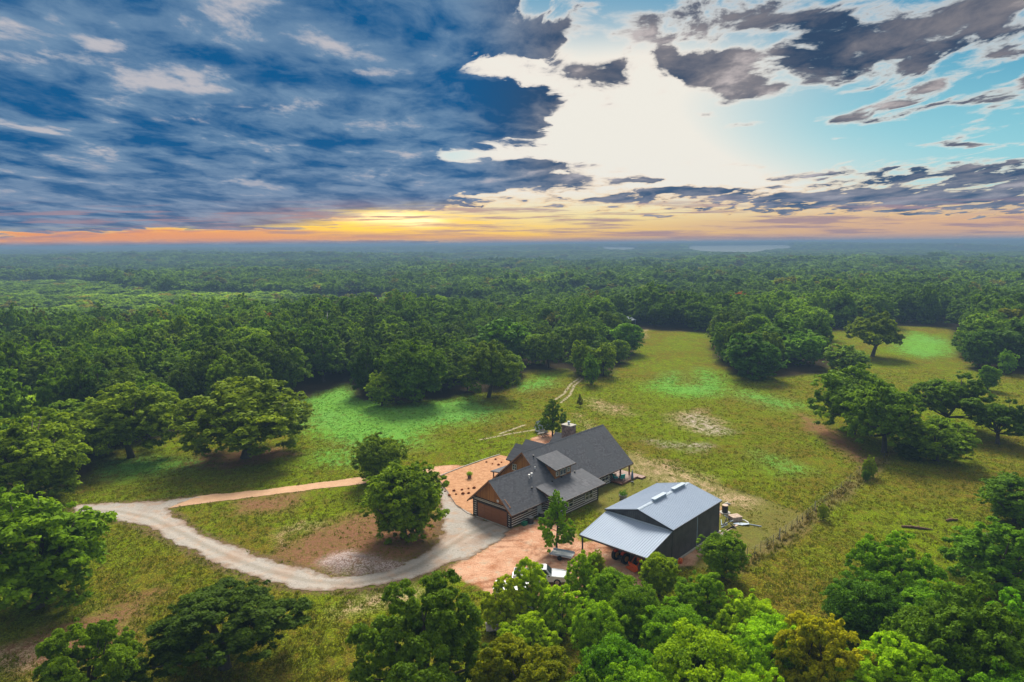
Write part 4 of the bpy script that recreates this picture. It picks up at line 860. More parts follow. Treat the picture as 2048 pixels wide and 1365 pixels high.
p_ = W(13.5, -22.2); debris('timber', 'long pale timbers lying along the foot of the shed wall', 'timber', p_[:2], [('beam', MB().box((-3.2, -.15, 0), (3.4, .02, .16)).box((-2.0, .06, 0), (4.0, .2, .14)), 'grey_wood')], TH)
# ------------------------------------------------------------------ pickup, trailer and pale things among the trees
def pickup():
    p = g(1080, 1163); e = empty('pickup_truck', (p[0], p[1], 0), R_(-4)); tag(e, 'white crew-cab pickup truck half hidden by the yellow-green trees', 'pickup truck')
    body = MB()
    L0, L1, w2 = -3.0, 3.0, .98
    side = [(L0, .55), (L0, 1.12), (-.95, 1.12), (1.35, 1.14), (2.75, 1.02), (L1, .85), (L1, .52), (2.45, .42), (-2.4, .42)]
    body.slab([(x, -w2, z) for x, z in side if not (x == L0 and z == 1.12 and False)], (0, .08, 0)); body.slab([(x, w2 - .08, z) for x, z in side], (0, .08, 0))
    body.box((L0, -w2 + .08, .5), (L0 + .08, w2 - .08, 1.12)); body.box((L0 + .08, -w2 + .08, .5), (-.95, w2 - .08, .6)); body.box((-.95, -w2 + .08, .45), (1.35, w2 - .08, 1.13))
    b = part(body, 'body', 'paint', e, bevel=.03)
    hood = MB().slab([(1.35, -.9, 1.14), (2.7, -.82, 1.03), (2.98, -.7, .90), (2.98, .7, .90), (2.7, .82, 1.03), (1.35, .9, 1.14)], (0, 0, -.25)); part(hood, 'bonnet', 'paint', e, bevel=.03)
    cab = MB(); A = [(-.98, -.86, 1.13), (1.35, -.86, 1.14), (1.35, .86, 1.14), (-.98, .86, 1.13)]; Bt = [(-.85, -.70, 1.76), (.72, -.70, 1.80), (.72, .70, 1.80), (-.85, .70, 1.76)]
    cab.add(A + Bt, [(0, 1, 5, 4), (1, 2, 6, 5), (2, 3, 7, 6), (3, 0, 4, 7), (4, 5, 6, 7), (3, 2, 1, 0)]); cb = part(cab, 'cab', 'paint', e, bevel=.05)
    part(MB().slab([(-.62, -.5, 1.785), (.42, -.5, 1.80), (.42, .5, 1.80), (-.62, .5, 1.785)], (0, 0, .02)), 'roof_glass', 'glass', cb)
    def q4(f0, f1, g0, g1, a, b_, c, d_, off):
        a, b_, c, d_ = map(np.array, (a, b_, c, d_)); P = lambda f, k: (a * (1 - f) + b_ * f) * (1 - k) + (d_ * (1 - f) + c * f) * k
        return MB().slab([P(f0, g0) + off, P(f1, g0) + off, P(f1, g1) + off, P(f0, g1) + off], tuple(np.array(off) * .6))
    part(q4(.06, .94, .1, .92, A[1], A[2], Bt[2], Bt[1], np.array([.02, 0, .012])), 'windscreen', 'glass', cb); part(q4(.08, .92, .15, .9, A[3], A[0], Bt[0], Bt[3], np.array([-.02, 0, .01])), 'rear_window', 'glass', cb)
    for f0, f1 in ((.06, .47), (.52, .90)):
        part(q4(f0, f1, .15, .9, A[0], A[1], Bt[1], Bt[0], np.array([0, -.02, .01])), 'side_window', 'glass', cb); part(q4(1 - f1, 1 - f0, .15, .9, A[2], A[3], Bt[3], Bt[2], np.array([0, .02, .01])), 'side_window', 'glass', cb)
    for x in (-1.95, 1.95):
        for s_2 in (-1, 1):
            y = s_2 * .86; wh = part(MB().tube([(x, y - .13, .4), (x, y + .13, .4)], .40, 18), 'wheel', 'rubber', e); part(MB().tube([(x, y - .15, .4), (x, y + .15, .4)], .24, 12), 'rim', 'metal', wh)
    for s_2 in (-1, 1):
        part(MB().box((2.93, s_2 * .78 - .14, .72), (3.03, s_2 * .78 + .14, .90)), 'headlight', 'galv_trim', e); part(MB().box((.95, s_2 * 1.08 - .1, 1.12), (1.1, s_2 * 1.08 + .1, 1.3)), 'mirror', 'black', e); part(MB().box((-3.03, s_2 * .88 - .08, .75), (-2.99, s_2 * .88 + .08, 1.05)), 'tail_light', 'red', e)
    part(MB().box((3.0, -.92, .42), (3.12, .92, .62)), 'bumper', 'black', e); part(MB().box((-3.14, -.92, .42), (-3.0, .92, .60)), 'bumper', 'metal', e); part(MB().box((2.99, -.55, .66), (3.04, .55, .86)), 'grille', 'black', e)
    part(MB().box((-2.9, -.88, .602), (-1.0, .88, .64)), 'bed_liner', 'black', e)
pickup()
p = g(1024, 1196); e = empty('trailer', (p[0], p[1], 0), R_(-8)); tag(e, 'white flat-topped trailer left of the pickup under the trees', 'trailer')
part(MB().box((-1.9, -.95, .45), (1.7, .95, 1.35)), 'box', 'paint', e, bevel=.04); part(MB().box((-1.92, -.97, 1.352), (1.72, .97, 1.42)), 'roof', 'white', e); part(MB().tube([(1.7, 0, .42), (2.7, 0, .42)], .05, 6), 'drawbar', 'black', e)
for s_2 in (-1, 1): part(MB().tube([(0, s_2 * .98 - .1, .35), (0, s_2 * .98 + .1, .35)], .35, 14), 'wheel', 'rubber', e)
p = g(1124, 1116); e = empty('flatbed_trailer', (p[0], p[1], 0), R_(-25)); tag(e, 'small pale grey flatbed trailer between the pickup and the lean-to', 'trailer')
part(MB().box((-1.4, -.7, .45), (1.4, .7, .53)), 'deck', 'white', e); part(MB().box((-1.4, -.74, .53), (1.4, -.7, .75)).box((-1.4, .7, .53), (1.4, .74, .75)), 'side_rail', 'galv_trim', e); part(MB().tube([(1.4, 0, .42), (2.1, 0, .42)], .04, 6), 'drawbar', 'black', e)
for s_2 in (-1, 1): part(MB().tube([(0, s_2 * .8 - .08, .3), (0, s_2 * .8 + .08, .3)], .3, 12), 'wheel', 'rubber', e)
p = g(1052, 1246); e = empty('water_tank', (p[0], p[1], 0), .3); tag(e, 'white tank glimpsed through the yellow-green trees below the pickup', 'tank')
part(MB().cyl((0, 0, 0), .75, 1.5, 16).ball((0, 0, 1.5), (.75, .75, .25), 16, 6), 'body', 'white', e, smooth=True); part(MB().cyl((0, 0, 1.7), .2, .12, 10), 'cap', 'black', e)
p = g(1010, 1262); e = empty('flatbed_trailer', (p[0], p[1], 0), .1); tag(e, 'weathered grey trailer deck in the shade under the bottom trees', 'trailer')
part(MB().box((-1.9, -.8, .5), (1.9, .8, .58)), 'deck', 'grey_wood', e); part(MB().tube([(1.9, 0, .45), (2.8, 0, .45)], .05, 6), 'drawbar', 'black', e)
for s_2 in (-1, 1): part(MB().tube([(0, s_2 * .9 - .1, .35), (0, s_2 * .9 + .1, .35)], .35, 12), 'wheel', 'rubber', e)
# behind the house
p = g(1083, 863); e = empty('coop', (p[0], p[1], 0), .5); tag(e, 'small grey peaked hutch half behind the bushy tree past the house', 'hutch')
part(MB().box((-1.0, -.9, 0), (1.0, .9, .7)), 'wall', 'white', e); part(MB().slab([(-1.2, -1.1, .65), (1.2, -1.1, .65), (1.2, 0, 2.3), (-1.2, 0, 2.3)], (0, 0, -.06)).slab([(-1.2, 0, 2.3), (1.2, 0, 2.3), (1.2, 1.1, .65), (-1.2, 1.1, .65)], (0, 0, -.06)), 'roof', 'galv_trim', e)
part(MB().slab([(-.99, -.88, .7), (-.99, .88, .7), (-.99, 0, 2.05)], (.06, 0, 0)), 'gable', 'white', e)
p = g(1087, 873); e = empty('picnic_table', (p[0], p[1], 0), .6); tag(e, 'weathered picnic table on bare soil behind the house', 'table')
part(MB().box((-.95, -.38, .72), (.95, .38, .77)), 'table_top', 'grey_wood', e)
for s_2 in (-1, 1): part(MB().box((-.95, s_2 * .72 - .13, .43), (.95, s_2 * .72 + .13, .48)), 'bench', 'grey_wood', e)
for x in (-.7, .6): part(MB().slab([(x, -.85, 0), (x, -.75, 0), (x, .1, .72), (x, -.02, .72)], (.08, 0, 0)).slab([(x, .75, 0), (x, .85, 0), (x, .02, .72), (x, -.1, .72)], (.08, 0, 0)).box((x - .05, -.8, .36), (x - .001, .8, .43)), 'trestle', 'rust', e)
p = g(1125, 866); tag(MB().tube([(p[0], p[1], 0), (p[0] + .25, p[1], 1.2)], .07, 7).build('post', M['white']), 'short leaning white post between the bushy tree and the chimney', 'post')
# small rocks and bleached timber
for q_, r, lab in (((952, 953), .0, ''),):
    pass
for (px, py, rz, L_, lab, mt) in ((1835, 1058, -.3, 1.9, 'dark fallen log lying in the right-hand pasture', 'rust'), (1905, 1042, .2, 1.0, 'short dark stump of wood behind the fallen log', 'rust'), (790, 1044, .9, 1.2, 'bleached branch on the soil beside the round tree', 'bleached'), (1455, 1010, .2, .5, 'bleached stick on the grass behind the shed', 'bleached')):
    p = g(px, py); e = empty('log', (p[0], p[1], 0), rz); tag(e, lab, 'log'); part(MB().tube([(-L_, 0, .12), (-.3 * L_, .12, .16), (.5 * L_, -.05, .14), (L_, .1, .1)], [.14, .17, .13, .05], 8), 'trunk', mt, e, smooth=True); part(MB().tube([(0, .05, .15), (.3, .6, .3)], [.06, .02], 5), 'branch', mt, e)
p = g(1254, 657); e = empty('open_shelter', (p[0], p[1], gz(p[0], p[1])), R_(25)); tag(e, 'small open shelter with a sloping pale tin roof at the far wood edge', 'shelter')
part(MB().slab([(-3.4, -2.4, 2.6), (3.4, -2.4, 2.6), (3.4, 2.4, 3.7), (-3.4, 2.4, 3.7)], (0, 0, .07)), 'roof', 'galv_trim', e)
for x in (-3.1, 2.95):
    for y, z in ((-2.1, 2.6), (2.0, 3.55)): part(MB().box((x, y, 0), (x + .15, y + .15, z)), 'post', 'galv_trim', e)
part(MB().box((-3.2, 1.9, .1), (3.2, 1.99, 3.4)), 'back_wall', 'galv_trim', e)
# far buildings
def farb(name, label, px, py, w_, d_, h, rz, mat, roof):
    p = g(px, py); z = gz(p[0], p[1]); e = empty(name, (p[0], p[1], z), rz); tag(e, label, 'building')
    part(MB().box((-w_ / 2, -d_ / 2, 0), (w_ / 2, d_ / 2, h)), 'wall', mat, e); o = .4
    part(MB().slab([(-w_ / 2 - o, -d_ / 2 - o, h - .1), (w_ / 2 + o, -d_ / 2 - o, h - .1), (w_ / 2 + o, 0, h + d_ * .22), (-w_ / 2 - o, 0, h + d_ * .22)], (0, 0, .12)).slab([(-w_ / 2 - o, 0, h + d_ * .22), (w_ / 2 + o, 0, h + d_ * .22), (w_ / 2 + o, d_ / 2 + o, h - .1), (-w_ / 2 - o, d_ / 2 + o, h - .1)], (0, 0, .12)), 'roof', roof, e)
    for x in np.arange(-w_ / 2 + 2, w_ / 2 - 1.5, 4): part(MB().box((x, -d_ / 2 - .05, h * .35), (x + 1.2, -d_ / 2 + .001, h * .75)), 'window', 'glass', e)
    FARB.append((p[0], p[1], max(w_, d_)))
FARB = []
_s = g(1254, 657); FARB.append((_s[0], _s[1], 10))
farb('barn', 'long pale barn across the far left woods', 322, 541, 24, 9, 5, .1, 'cream', 'white'); farb('barn', 'shorter pale barn right of the long one in the far left woods', 352, 540, 12, 8, 5, -.2, 'white', 'galv_trim')
farb('cottage', 'tiny white cottage in the woods at centre, upper of the two', 1190, 524, 14, 8, 5, .4, 'white', 'white'); farb('cottage', 'tiny white cottage in the woods at centre, lower of the two', 1171, 550, 8, 6, 4, -.3, 'white', 'white')
farb('farmhouse', 'white farmhouse far off among the right-hand woods', 1645, 541, 11, 7, 5, .2, 'white', 'white'); farb('farmhouse', 'small pale farmhouse left of the white one in the far woods', 1542, 540, 7, 7, 4, 0, 'cream', 'galv_trim'); farb('cabin', 'tiny white cabin at the edge of the far left clearing', 66, 558, 6, 5, 3.5, .2, 'white', 'white')
p = g(210, 501); p = p / np.linalg.norm(p[:2]) * 2900; mz = gz(p[0], p[1]); e = empty('radio_mast', (p[0], p[1], mz), 0); tag(e, 'thin lattice mast standing on the left horizon', 'mast')
part(MB().tube([(0, 0, 0), (0, 0, 30)], [.6, .4], 4), 'mast', 'metal', e); part(MB().tube([(0, 0, 20), (0, 0, 22)], .9, 6), 'antenna', 'metal', e)

# ------------------------------------------------------------------ wire fence running back along the pasture
FP = [(1482, 1126), (1494, 1117), (1509, 1112), (1521, 1104), (1534, 1097), (1547, 1088), (1559, 1079), (1571, 1069), (1583, 1060), (1594, 1052), (1605, 1044), (1616, 1034), (1630, 1022), (1648, 1008), (1664, 995), (1682, 981), (1700, 966), (1718, 951), (1742, 935), (1768, 918)]
fp = [g(*q_) for q_ in FP]; fe = empty('wire_fence', tuple(fp[0])); tag(fe, 'wire fence on thin dark posts running back between lawn and pasture', 'fence')
pm = None
for i, p in enumerate(fp):
    q_ = p - fp[0]; hgt_ = 1.35 + .12 * math.sin(i * 2.3)
    part(MB().tube([(q_[0], q_[1], -.1), (q_[0] + .04 * math.sin(i), q_[1], hgt_)], .032 if i % 6 else .07, 6), 'fence_post', 'tpost' if i % 6 else 'grey_wood', fe)
mb = MB()
for z in (.35, .7, 1.05, 1.25):
    for a, b in zip(fp[:-1], fp[1:]): a2, b2 = a - fp[0], b - fp[0]; mb.tube([(a2[0], a2[1], z), (b2[0], b2[1], z)], .008, 3, False)
part(mb, 'wire', 'wire', fe)

# ------------------------------------------------------------------ trees one can tell apart
GRN = (.050, .105, .020); DK = (.030, .068, .018); DKB = (.026, .062, .026); BR = (.095, .180, .014); YG = (.135, .200, .018); OL = (.080, .105, .022); YL = (.20, .19, .03); RED = (.11, .035, .022); TL = (.040, .110, .040); LM = (.11, .21, .02)
def place(px, py, top, x0, x1, style, colr, label, name='oak_tree', dz=0., tier=None, var=None):
    p = g(px, py); c = cR * 0; dist = np.linalg.norm(p - np.array([0, 0, H])); w_ = (x1 - x0) / FPX * ((p - np.array([0, 0, H])) @ cF) / .95
    lo, hi = .5, 40.
    for _ in range(30):
        m_ = (lo + hi) / 2; d_ = np.array([p[0], p[1], m_]) - np.array([0, 0, H]); y_ = 682.5 - FPX * (d_ @ cU) / (d_ @ cF)
        if y_ > top: lo = m_
        else: hi = m_
    tree(name, style, (p[0], p[1]), lo, w_, colr, label, tier=tier, var=var)
T_ = [
 (492, 915, 753, 355, 618, 'oak', (.072, .120, .018), 'spreading oak with a visible trunk on the meadow above the drive'),
 (262, 915, 765, 163, 355, 'oak', (.052, .096, .018), 'wide dark oak left of the spreading meadow oak'),
 (70, 1000, 828, -40, 190, 'round', (.066, .118, .016), 'big rounded tree with bright tips above the end of the gravel drive'),
 (150, 905, 800, 25, 210, 'oak', (.045, .095, .018), 'dark tree peeping out behind the big rounded tree at the left'),
 (40, 860, 790, -60, 110, 'round', BR, 'bright green tree at the left edge behind the rounded tree'),
 (75, 1215, 985, -70, 222, 'round', (.050, .110, .016), 'large fresh green bush-like tree below the left end of the drive'),
 (450, 1335, 1165, 262, 580, 'open', (.028, .058, .014), 'dark spreading oak with bare limbs showing at the bottom left'),
 (190, 1430, 1232, 85, 275, 'open', (.055, .11, .018), 'thin-crowned tree at the bottom left edge beside the dark oak'),
 (850, 1455, 1150, 718, 1002, 'open', (.040, .085, .026), 'tall leafy tree with whitish glints at the bottom centre'),
 (808, 1075, 912, 712, 893, 'round', (.050, .098, .016), 'round tree on the bare soil island inside the curve of the drive'),
 (762, 962, 862, 706, 818, 'round', (.048, .092, .016), 'smaller round tree right behind the one on the soil island'),
 (1105, 872, 793, 1068, 1140, 'spire', (.040, .085, .020), 'bushy tree behind the house beside the chimney'),
 (1113, 1104, 977, 1068, 1158, 'spire', (.100, .210, .016), 'young bright green tree between the garage and the metal shed'),
 (1160, 813, 788, 1153, 1168, 'spire', (.045, .05, .03), 'narrow dark bush beside the track beyond the chimney'),
 # meadow edge, left to right
 (833, 806, 668, 770, 915, 'round', (.034, .078, .020), 'tall dark tree at the front of the wood left of centre'), (738, 790, 684, 702, 785, 'round', (.030, .070, .020), 'dark tree behind the small bright one at the meadow edge'),
 (764, 812, 742, 724, 792, 'round', (.095, .165, .016), 'small bright yellow-green tree at the meadow edge'), (978, 795, 680, 925, 1032, 'oak', (.042, .082, .022), 'ragged dark tree standing forward at the meadow edge'),
 (1008, 725, 637, 938, 1060, 'round', (.030, .085, .022), 'tall smooth dark green tree behind the ragged one'), (1097, 738, 660, 1062, 1133, 'oak', (.038, .080, .025), 'lone oval tree with a thin trunk on bare ground at centre'),
 (1165, 752, 680, 1137, 1190, 'round', (.055, .105, .018), 'leftmost yellow-green tree of the clump above the dirt track'), (1182, 769, 710, 1163, 1200, 'round', (.055, .125, .020), 'small forward tree of the clump above the dirt track'),
 (1208, 752, 685, 1180, 1235, 'round', (.060, .110, .018), 'middle yellow-green tree of the clump above the dirt track'), (1238, 728, 680, 1212, 1260, 'round', (.062, .120, .018), 'rightmost yellow-green tree of the clump above the dirt track'),
 (1255, 712, 648, 1205, 1277, 'round', (.030, .085, .020), 'dark tree leaning out behind the yellow-green clump'), (1200, 700, 655, 1160, 1220, 'round', (.034, .085, .022), 'dark tree at the back left of the yellow-green clump'),
 (890, 770, 690, 850, 940, 'oak', (.038, .078, .022), 'dark oak between the tall front tree and the ragged one'),
 (1504, 758, 668, 1448, 1562, 'round', (.028, .080, .025), 'front tree of the dark clump in the middle of the meadow'), (1452, 725, 648, 1423, 1492, 'round', (.045, .100, .025), 'left lighter tree of the dark clump in the middle of the meadow'),
 (1600, 735, 668, 1560, 1656, 'round', (.028, .078, .028), 'right tree of the dark clump in the middle of the meadow'), (1560, 722, 640, 1525, 1625, 'round', (.036, .090, .026), 'tallest back tree of the dark clump in the meadow'),
 (1500, 690, 630, 1460, 1540, 'round', (.034, .084, .026), 'hindmost tree of the dark clump in the meadow'), (1690, 750, 693, 1644, 1737, 'round', (.032, .072, .028), 'low rounded tree between the dark clump and the lone oak'), (1625, 715, 672, 1590, 1662, 'round', (.040, .095, .026), 'small lighter tree at the right end of the dark clump'),
 (1745, 718, 618, 1699, 1806, 'open', (.038, .072, .030), 'lone spreading oak at the edge of the right-hand field'),
 (1957, 738, 660, 1914, 1992, 'round', (.026, .070, .032), 'egg-shaped dark tree at the right field edge'), (2030, 738, 642, 1975, 2095, 'round', (.026, .066, .034), 'broad dark tree at the right frame edge by the field'),
 (1975, 783, 732, 1955, 1996, 'round', (.060, .140, .030), 'small bright sapling in front of the right-hand woods'), (2012, 752, 704, 1996, 2032, 'round', (.040, .105, .035), 'little tree just right of the bright sapling'),
 (1705, 868, 728, 1624, 1778, 'oak', (.034, .078, .022), 'large dark oak at the left of the right-hand meadow group'), (1768, 905, 762, 1700, 1848, 'oak', (.036, .082, .022), 'front oak of the right-hand meadow group'),
 (1895, 860, 742, 1812, 1978, 'open', (.034, .078, .022), 'airy back tree of the right-hand meadow group'), (1995, 888, 793, 1958, 2065, 'open', (.036, .082, .024), 'small oak with a clear trunk at the right of the meadow group'),
 (1872, 922, 832, 1802, 1942, 'round', (.060, .120, .020), 'low yellow-green tree in front of the right-hand meadow group'), (1825, 918, 880, 1795, 1862, 'round', (.025, .055, .018), 'dark bush at the foot of the right-hand meadow group'),
 (2030, 1045, 942, 1948, 2095, 'round', (.042, .100, .020), 'dense tree cut by the right edge above the pasture trees'), (2000, 1175, 1030, 1895, 2110, 'plume', (.062, .150, .018), 'bright feathery tree at the right edge of the pasture'),
 (1738, 955, 908, 1722, 1752, 'plume', (.075, .130, .02), 'thin sapling growing in the fence line at its far end'), (1646, 1040, 1002, 1636, 1660, 'plume', (.075, .125, .02), 'thin sapling growing in the fence line halfway along'), (1731, 963, 938, 1722, 1741, 'round', (.035, .085, .02), 'small dark bush at the fence below the thin sapling'),
 (1778, 1235, 1045, 1690, 1865, 'plume', (.070, .165, .016), 'feathery bright tree standing alone in the near pasture'), (1722, 1290, 1152, 1640, 1795, 'round', (.026, .075, .016), 'dark low tree below the feathery pasture tree'),
 (1445, 1155, 1062, 1394, 1498, 'round', (.045, .098, .014), 'dense green bush-like tree right of the metal shed'),
 # screen of trees in front of the shed
 (1058, 1236, 1102, 1005, 1112, 'plume', (.110, .195, .010), 'yellow-green tree hiding the bed of the white pickup', ), (1012, 1258, 1136, 966, 1060, 'plume', (.115, .178, .012), 'small yellowish tree in front of the white trailer'),
 (1166, 1212, 1090, 1126, 1212, 'plume', (.098, .190, .010), 'yellow-green tree beyond the bonnet of the pickup'), (1190, 1165, 1098, 1172, 1214, 'round', (.075, .120, .016), 'small olive bush at the open front of the lean-to'),
 (1318, 1192, 1104, 1270, 1352, 'round', (.085, .150, .016), 'olive green tree against the closed side of the lean-to'), (1225, 1245, 1135, 1178, 1285, 'round', (.055, .125, .014), 'rounded green tree in front of the tractors'),
 (1120, 1265, 1158, 1080, 1180, 'plume', (.108, .205, .010), 'bright lime tree just below the pickup'), (1055, 1330, 1215, 990, 1115, 'plume', (.098, .180, .010), 'lime tree hiding the white tank'),
 (1270, 1300, 1165, 1215, 1345, 'round', (.036, .085, .014), 'dark green tree in the middle of the screen before the shed'), (1195, 1335, 1200, 1130, 1250, 'round', (.060, .135, .014), 'mid green tree between the lime tree and the dark one'),
 (1405, 1260, 1128, 1338, 1478, 'plume', (.075, .160, .018), 'willowy upright tree right of the lean-to corner'), (1490, 1300, 1165, 1415, 1560, 'plume', (.095, .180, .014), 'feathery tree beside the reddish bare patch below the fence'),
 (1345, 1345, 1205, 1280, 1430, 'round', (.062, .150, .014), 'rounded lime tree below the willowy one'), (1625, 1440, 1205, 1515, 1715, 'open', (.092, .118, .014), 'tree with orange and yellow turning leaves at the bottom'),
 (1395, 1480, 1255, 1270, 1500, 'round', (.105, .195, .012), 'large bright rounded tree at the bottom edge right of centre'), (1050, 1500, 1258, 895, 1140, 'open', (.078, .105, .014), 'brownish yellow tree at the bottom centre edge'),
 (1235, 1470, 1270, 1150, 1320, 'round', (.040, .115, .015), 'dark tree at the bottom edge between the brownish and the bright one'), (1540, 1400, 1230, 1470, 1640, 'round', (.070, .165, .015), 'bright tree left of the orange and yellow one'),
 (1765, 1480, 1262, 1660, 1872, 'open', (.090, .190, .022), 'pale green wispy tree at the bottom right'), (1910, 1440, 1172, 1790, 2050, 'oak', (.034, .080, .014), 'large dense dark green tree filling the bottom right'),
 (2035, 1370, 1158, 1955, 2120, 'plume', (.055, .160, .018), 'bright tree at the bottom right frame edge'), (1860, 1300, 1160, 1790, 1950, 'round', (.042, .115, .016), 'mid green tree behind the large dense one at bottom right'),
 (1290, 1560, 1340, 1200, 1400, 'round', (.070, .160, .014), 'bright crown just inside the bottom edge below the screen'), (1500, 1580, 1330, 1420, 1600, 'round', (.075, .165, .014), 'lime crown inside the bottom edge left of the wispy tree'),
 (1140, 1590, 1345, 1040, 1240, 'open', (.055, .120, .02), 'dark crown inside the bottom edge below the brownish tree'), (2010, 1560, 1330, 1930, 2120, 'round', (.050, .140, .014), 'green crown in the bottom right corner'), (1880, 1570, 1330, 1790, 1960, 'open', (.060, .150, .02), 'airy crown at the bottom edge left of the corner'),
 (1565, 1350, 1230, 1520, 1630, 'plume', (.10, .16, .02), 'small feathery tree behind the orange and yellow one'),
]
for t in T_:
    px, py, top, x0, x1, sty, colr, lab = t[:8]; nm = {'oak': 'oak_tree', 'open': 'oak_tree', 'round': 'broadleaf_tree', 'plume': 'young_tree', 'spire': 'young_tree'}[sty]
    place(px, py, top, x0, x1, sty, colr, lab, nm)
NNAMED = len(TREES)
p = g(657, 722); e = empty('dead_tree', (p[0], p[1], gz(p[0], p[1])), .4); tag(e, 'bare whitish dead tree standing in the left woods', 'tree')
mb = MB(); mb.tube([(0, 0, 0), (.1, 0, 6), (.3, .1, 13), (.2, .2, 15.5)], [.28, .2, .1, .03], 6)
rg = random.Random(8)
for i in range(11):
    z = rg.uniform(7, 14); a = rg.uniform(0, 6.28); L_ = rg.uniform(1.2, 3); mb.tube([(.2, 0, z), (.2 + L_ * .5 * math.cos(a), L_ * .5 * math.sin(a), z + .6), (.2 + L_ * math.cos(a), L_ * math.sin(a), z + 1.6)], [.09, .06, .02], 4)
part(mb, 'trunk', 'bleached', e)
# ------------------------------------------------------------------ the woods: nearest trees one by one, the rest one mass
def inpoly(P_, poly):
    poly = np.asarray(poly)[:, :2]; return poly_sdf(P_[:, 0], P_[:, 1], poly)
rng = np.random.default_rng(11)
def jitter_grid(r0, r1, step):
    half = math.tan(R_(40)); ys = np.arange(r0 * .75, r1, step); pts = []
    for i, y in enumerate(ys):
        xs = np.arange(-y * half - 40, y * half + 40, step); pts.append(np.stack([xs + (i % 2) * step * .5, np.full(len(xs), y)], 1))
    P_ = np.concatenate(pts); P_ = P_ + rng.uniform(-.42, .42, P_.shape) * step; r = np.hypot(P_[:, 0], P_[:, 1]); return P_[(r >= r0) & (r < r1)]
SCRUB = GP((-200, 700), (-200, 565), (150, 560), (330, 588), (560, 585), (700, 590), (900, 598), (905, 630), (700, 640), (520, 655), (330, 668), (120, 690))
WOOD = np.concatenate([jitter_grid(90, 330, 8.2), jitter_grid(330, 800, 12.), jitter_grid(800, 1700, 17.), jitter_grid(1700, 3400, 23.), jitter_grid(3400, 7800, 46.)])
sdc = np.maximum(inpoly(WOOD, CLEAR), np.maximum.reduce([inpoly(WOOD, f) for f in MISTY_FIELD + LEA]))
r = np.hypot(WOOD[:, 0], WOOD[:, 1])
dens = vnoise(WOOD[:, 0], WOOD[:, 1], 90, 21) 
keep = (sdc < -2.5 - 0.0 * r) & ~((dens < .10) & (r > 500))
ok = np.ones(len(WOOD), bool)
for (tx, ty, tr) in TREES: ok &= np.hypot(WOOD[:, 0] - tx, WOOD[:, 1] - ty) > tr * .9 + 1.5
for (tx, ty, tr) in FARB: ok &= ~((np.abs(WOOD[:, 0] - tx) < tr * .75 + 3) & (WOOD[:, 1] > ty - tr * .6 - 40) & (WOOD[:, 1] < ty + tr * .6))
WOOD = WOOD[keep & ok]; r = np.hypot(WOOD[:, 0], WOOD[:, 1])
scr = inpoly(WOOD, SCRUB) > 0
hh = np.where(r < 800, 1, np.where(r < 1700, 1.1, np.where(r < 3400, 1.3, 1.6))) * (10.5 + 8.0 * (vnoise(WOOD[:, 0], WOOD[:, 1], 60, 31) - .35) + rng.normal(0, 1.6, len(WOOD)))
ww = np.where(r < 330, 11.5, np.where(r < 800, 16., np.where(r < 1700, 22., np.where(r < 3400, 33, 62)))) * rng.uniform(.6, 1.45, len(WOOD)) * (.7 + .5 * vnoise(WOOD[:, 0], WOOD[:, 1], 60, 31))
hh = np.where(scr, 3.6 + 3.2 * vnoise(WOOD[:, 0], WOOD[:, 1], 30, 5) ** 2 + rng.uniform(-.8, 1.0, len(WOOD)), hh); ww = np.where(scr, ww * .82, ww)
ww = np.minimum(ww, np.where(r < 800, 21, 200)); hh = np.clip(hh, 2.5, 21)
sdf_ = np.maximum.reduce([inpoly(WOOD, f) for f in MISTY_FIELD]); hh = np.where((sdf_ > -900) & (r < 2900) & (r > 1200), hh * .5, hh)
NI = 300 - NNAMED - 1
order = np.argsort(r); 
infr = np.abs(WOOD[:, 0]) < WOOD[:, 1] * .78
cand = [i for i in order if infr[i] and not scr[i]][:NI]
cset = np.zeros(len(WOOD), bool); cset[cand] = True
REG = [(-1e9, -60, 'in the left-hand wood beyond the meadow oaks'), (-60, -15, 'in the wood behind the green clover meadow'), (-15, 30, 'in the wood behind the centre of the meadow'), (30, 75, 'in the wood at the far head of the meadow'), (75, 1e9, 'in the wood beyond the right-hand field')]
sty_ = ['round', 'oak', 'round', 'oak', 'open']
cols = [((.032, .078, .020), 'dark green'), ((.042, .095, .020), 'mid green'), ((.034, .070, .026), 'bluish dark green'), ((.060, .120, .020), 'yellowish green'), ((.030, .068, .018), 'deep green')]
for i in cand:
    x, y = WOOD[i]; k = int(vnoise(x, y, 13, 41) * 997) % 5; az_ = x; sty = sty_[int(vnoise(x, y, 17, 43) * 733) % 5]
    reg = [q_[2] for q_ in REG if q_[0] <= az_ < q_[1]][0]; kind = {'round': 'round tree', 'oak': 'domed oak', 'open': 'ragged open oak'}[sty]
    tree('oak_tree' if sty != 'round' else 'broadleaf_tree', sty, (x, y), hh[i], ww[i], cols[k][0], f'{cols[k][1]} {kind} {reg}', 'trees standing ' + reg)
_, redc = tree('oak_tree', 'round', tuple(g(1478, 640)[:2]), 13.5, 13, (.105, .040, .024), 'reddish brown tree in the woods behind the dark meadow clump', tier='F')
for px, py, cc, lab in ((520, 690, (.12, .05, .035), 'dull reddish tree in the left woods above the scrub'), (880, 640, (.085, .17, .02), 'bright green tree standing out of the middle woods'), (760, 705, (.085, .165, .02), 'bright green tree at the top of the wood left of centre'), (85, 735, (.075, .150, .014), 'bright-topped tree at the left edge of the wood'), (190, 760, (.060, .125, .016), 'tall green tree in the wood above the dark oak')):
    p = g(px, py); tree('broadleaf_tree', 'round', tuple(p[:2]), 12.5, 12, cc, lab, tier='F')
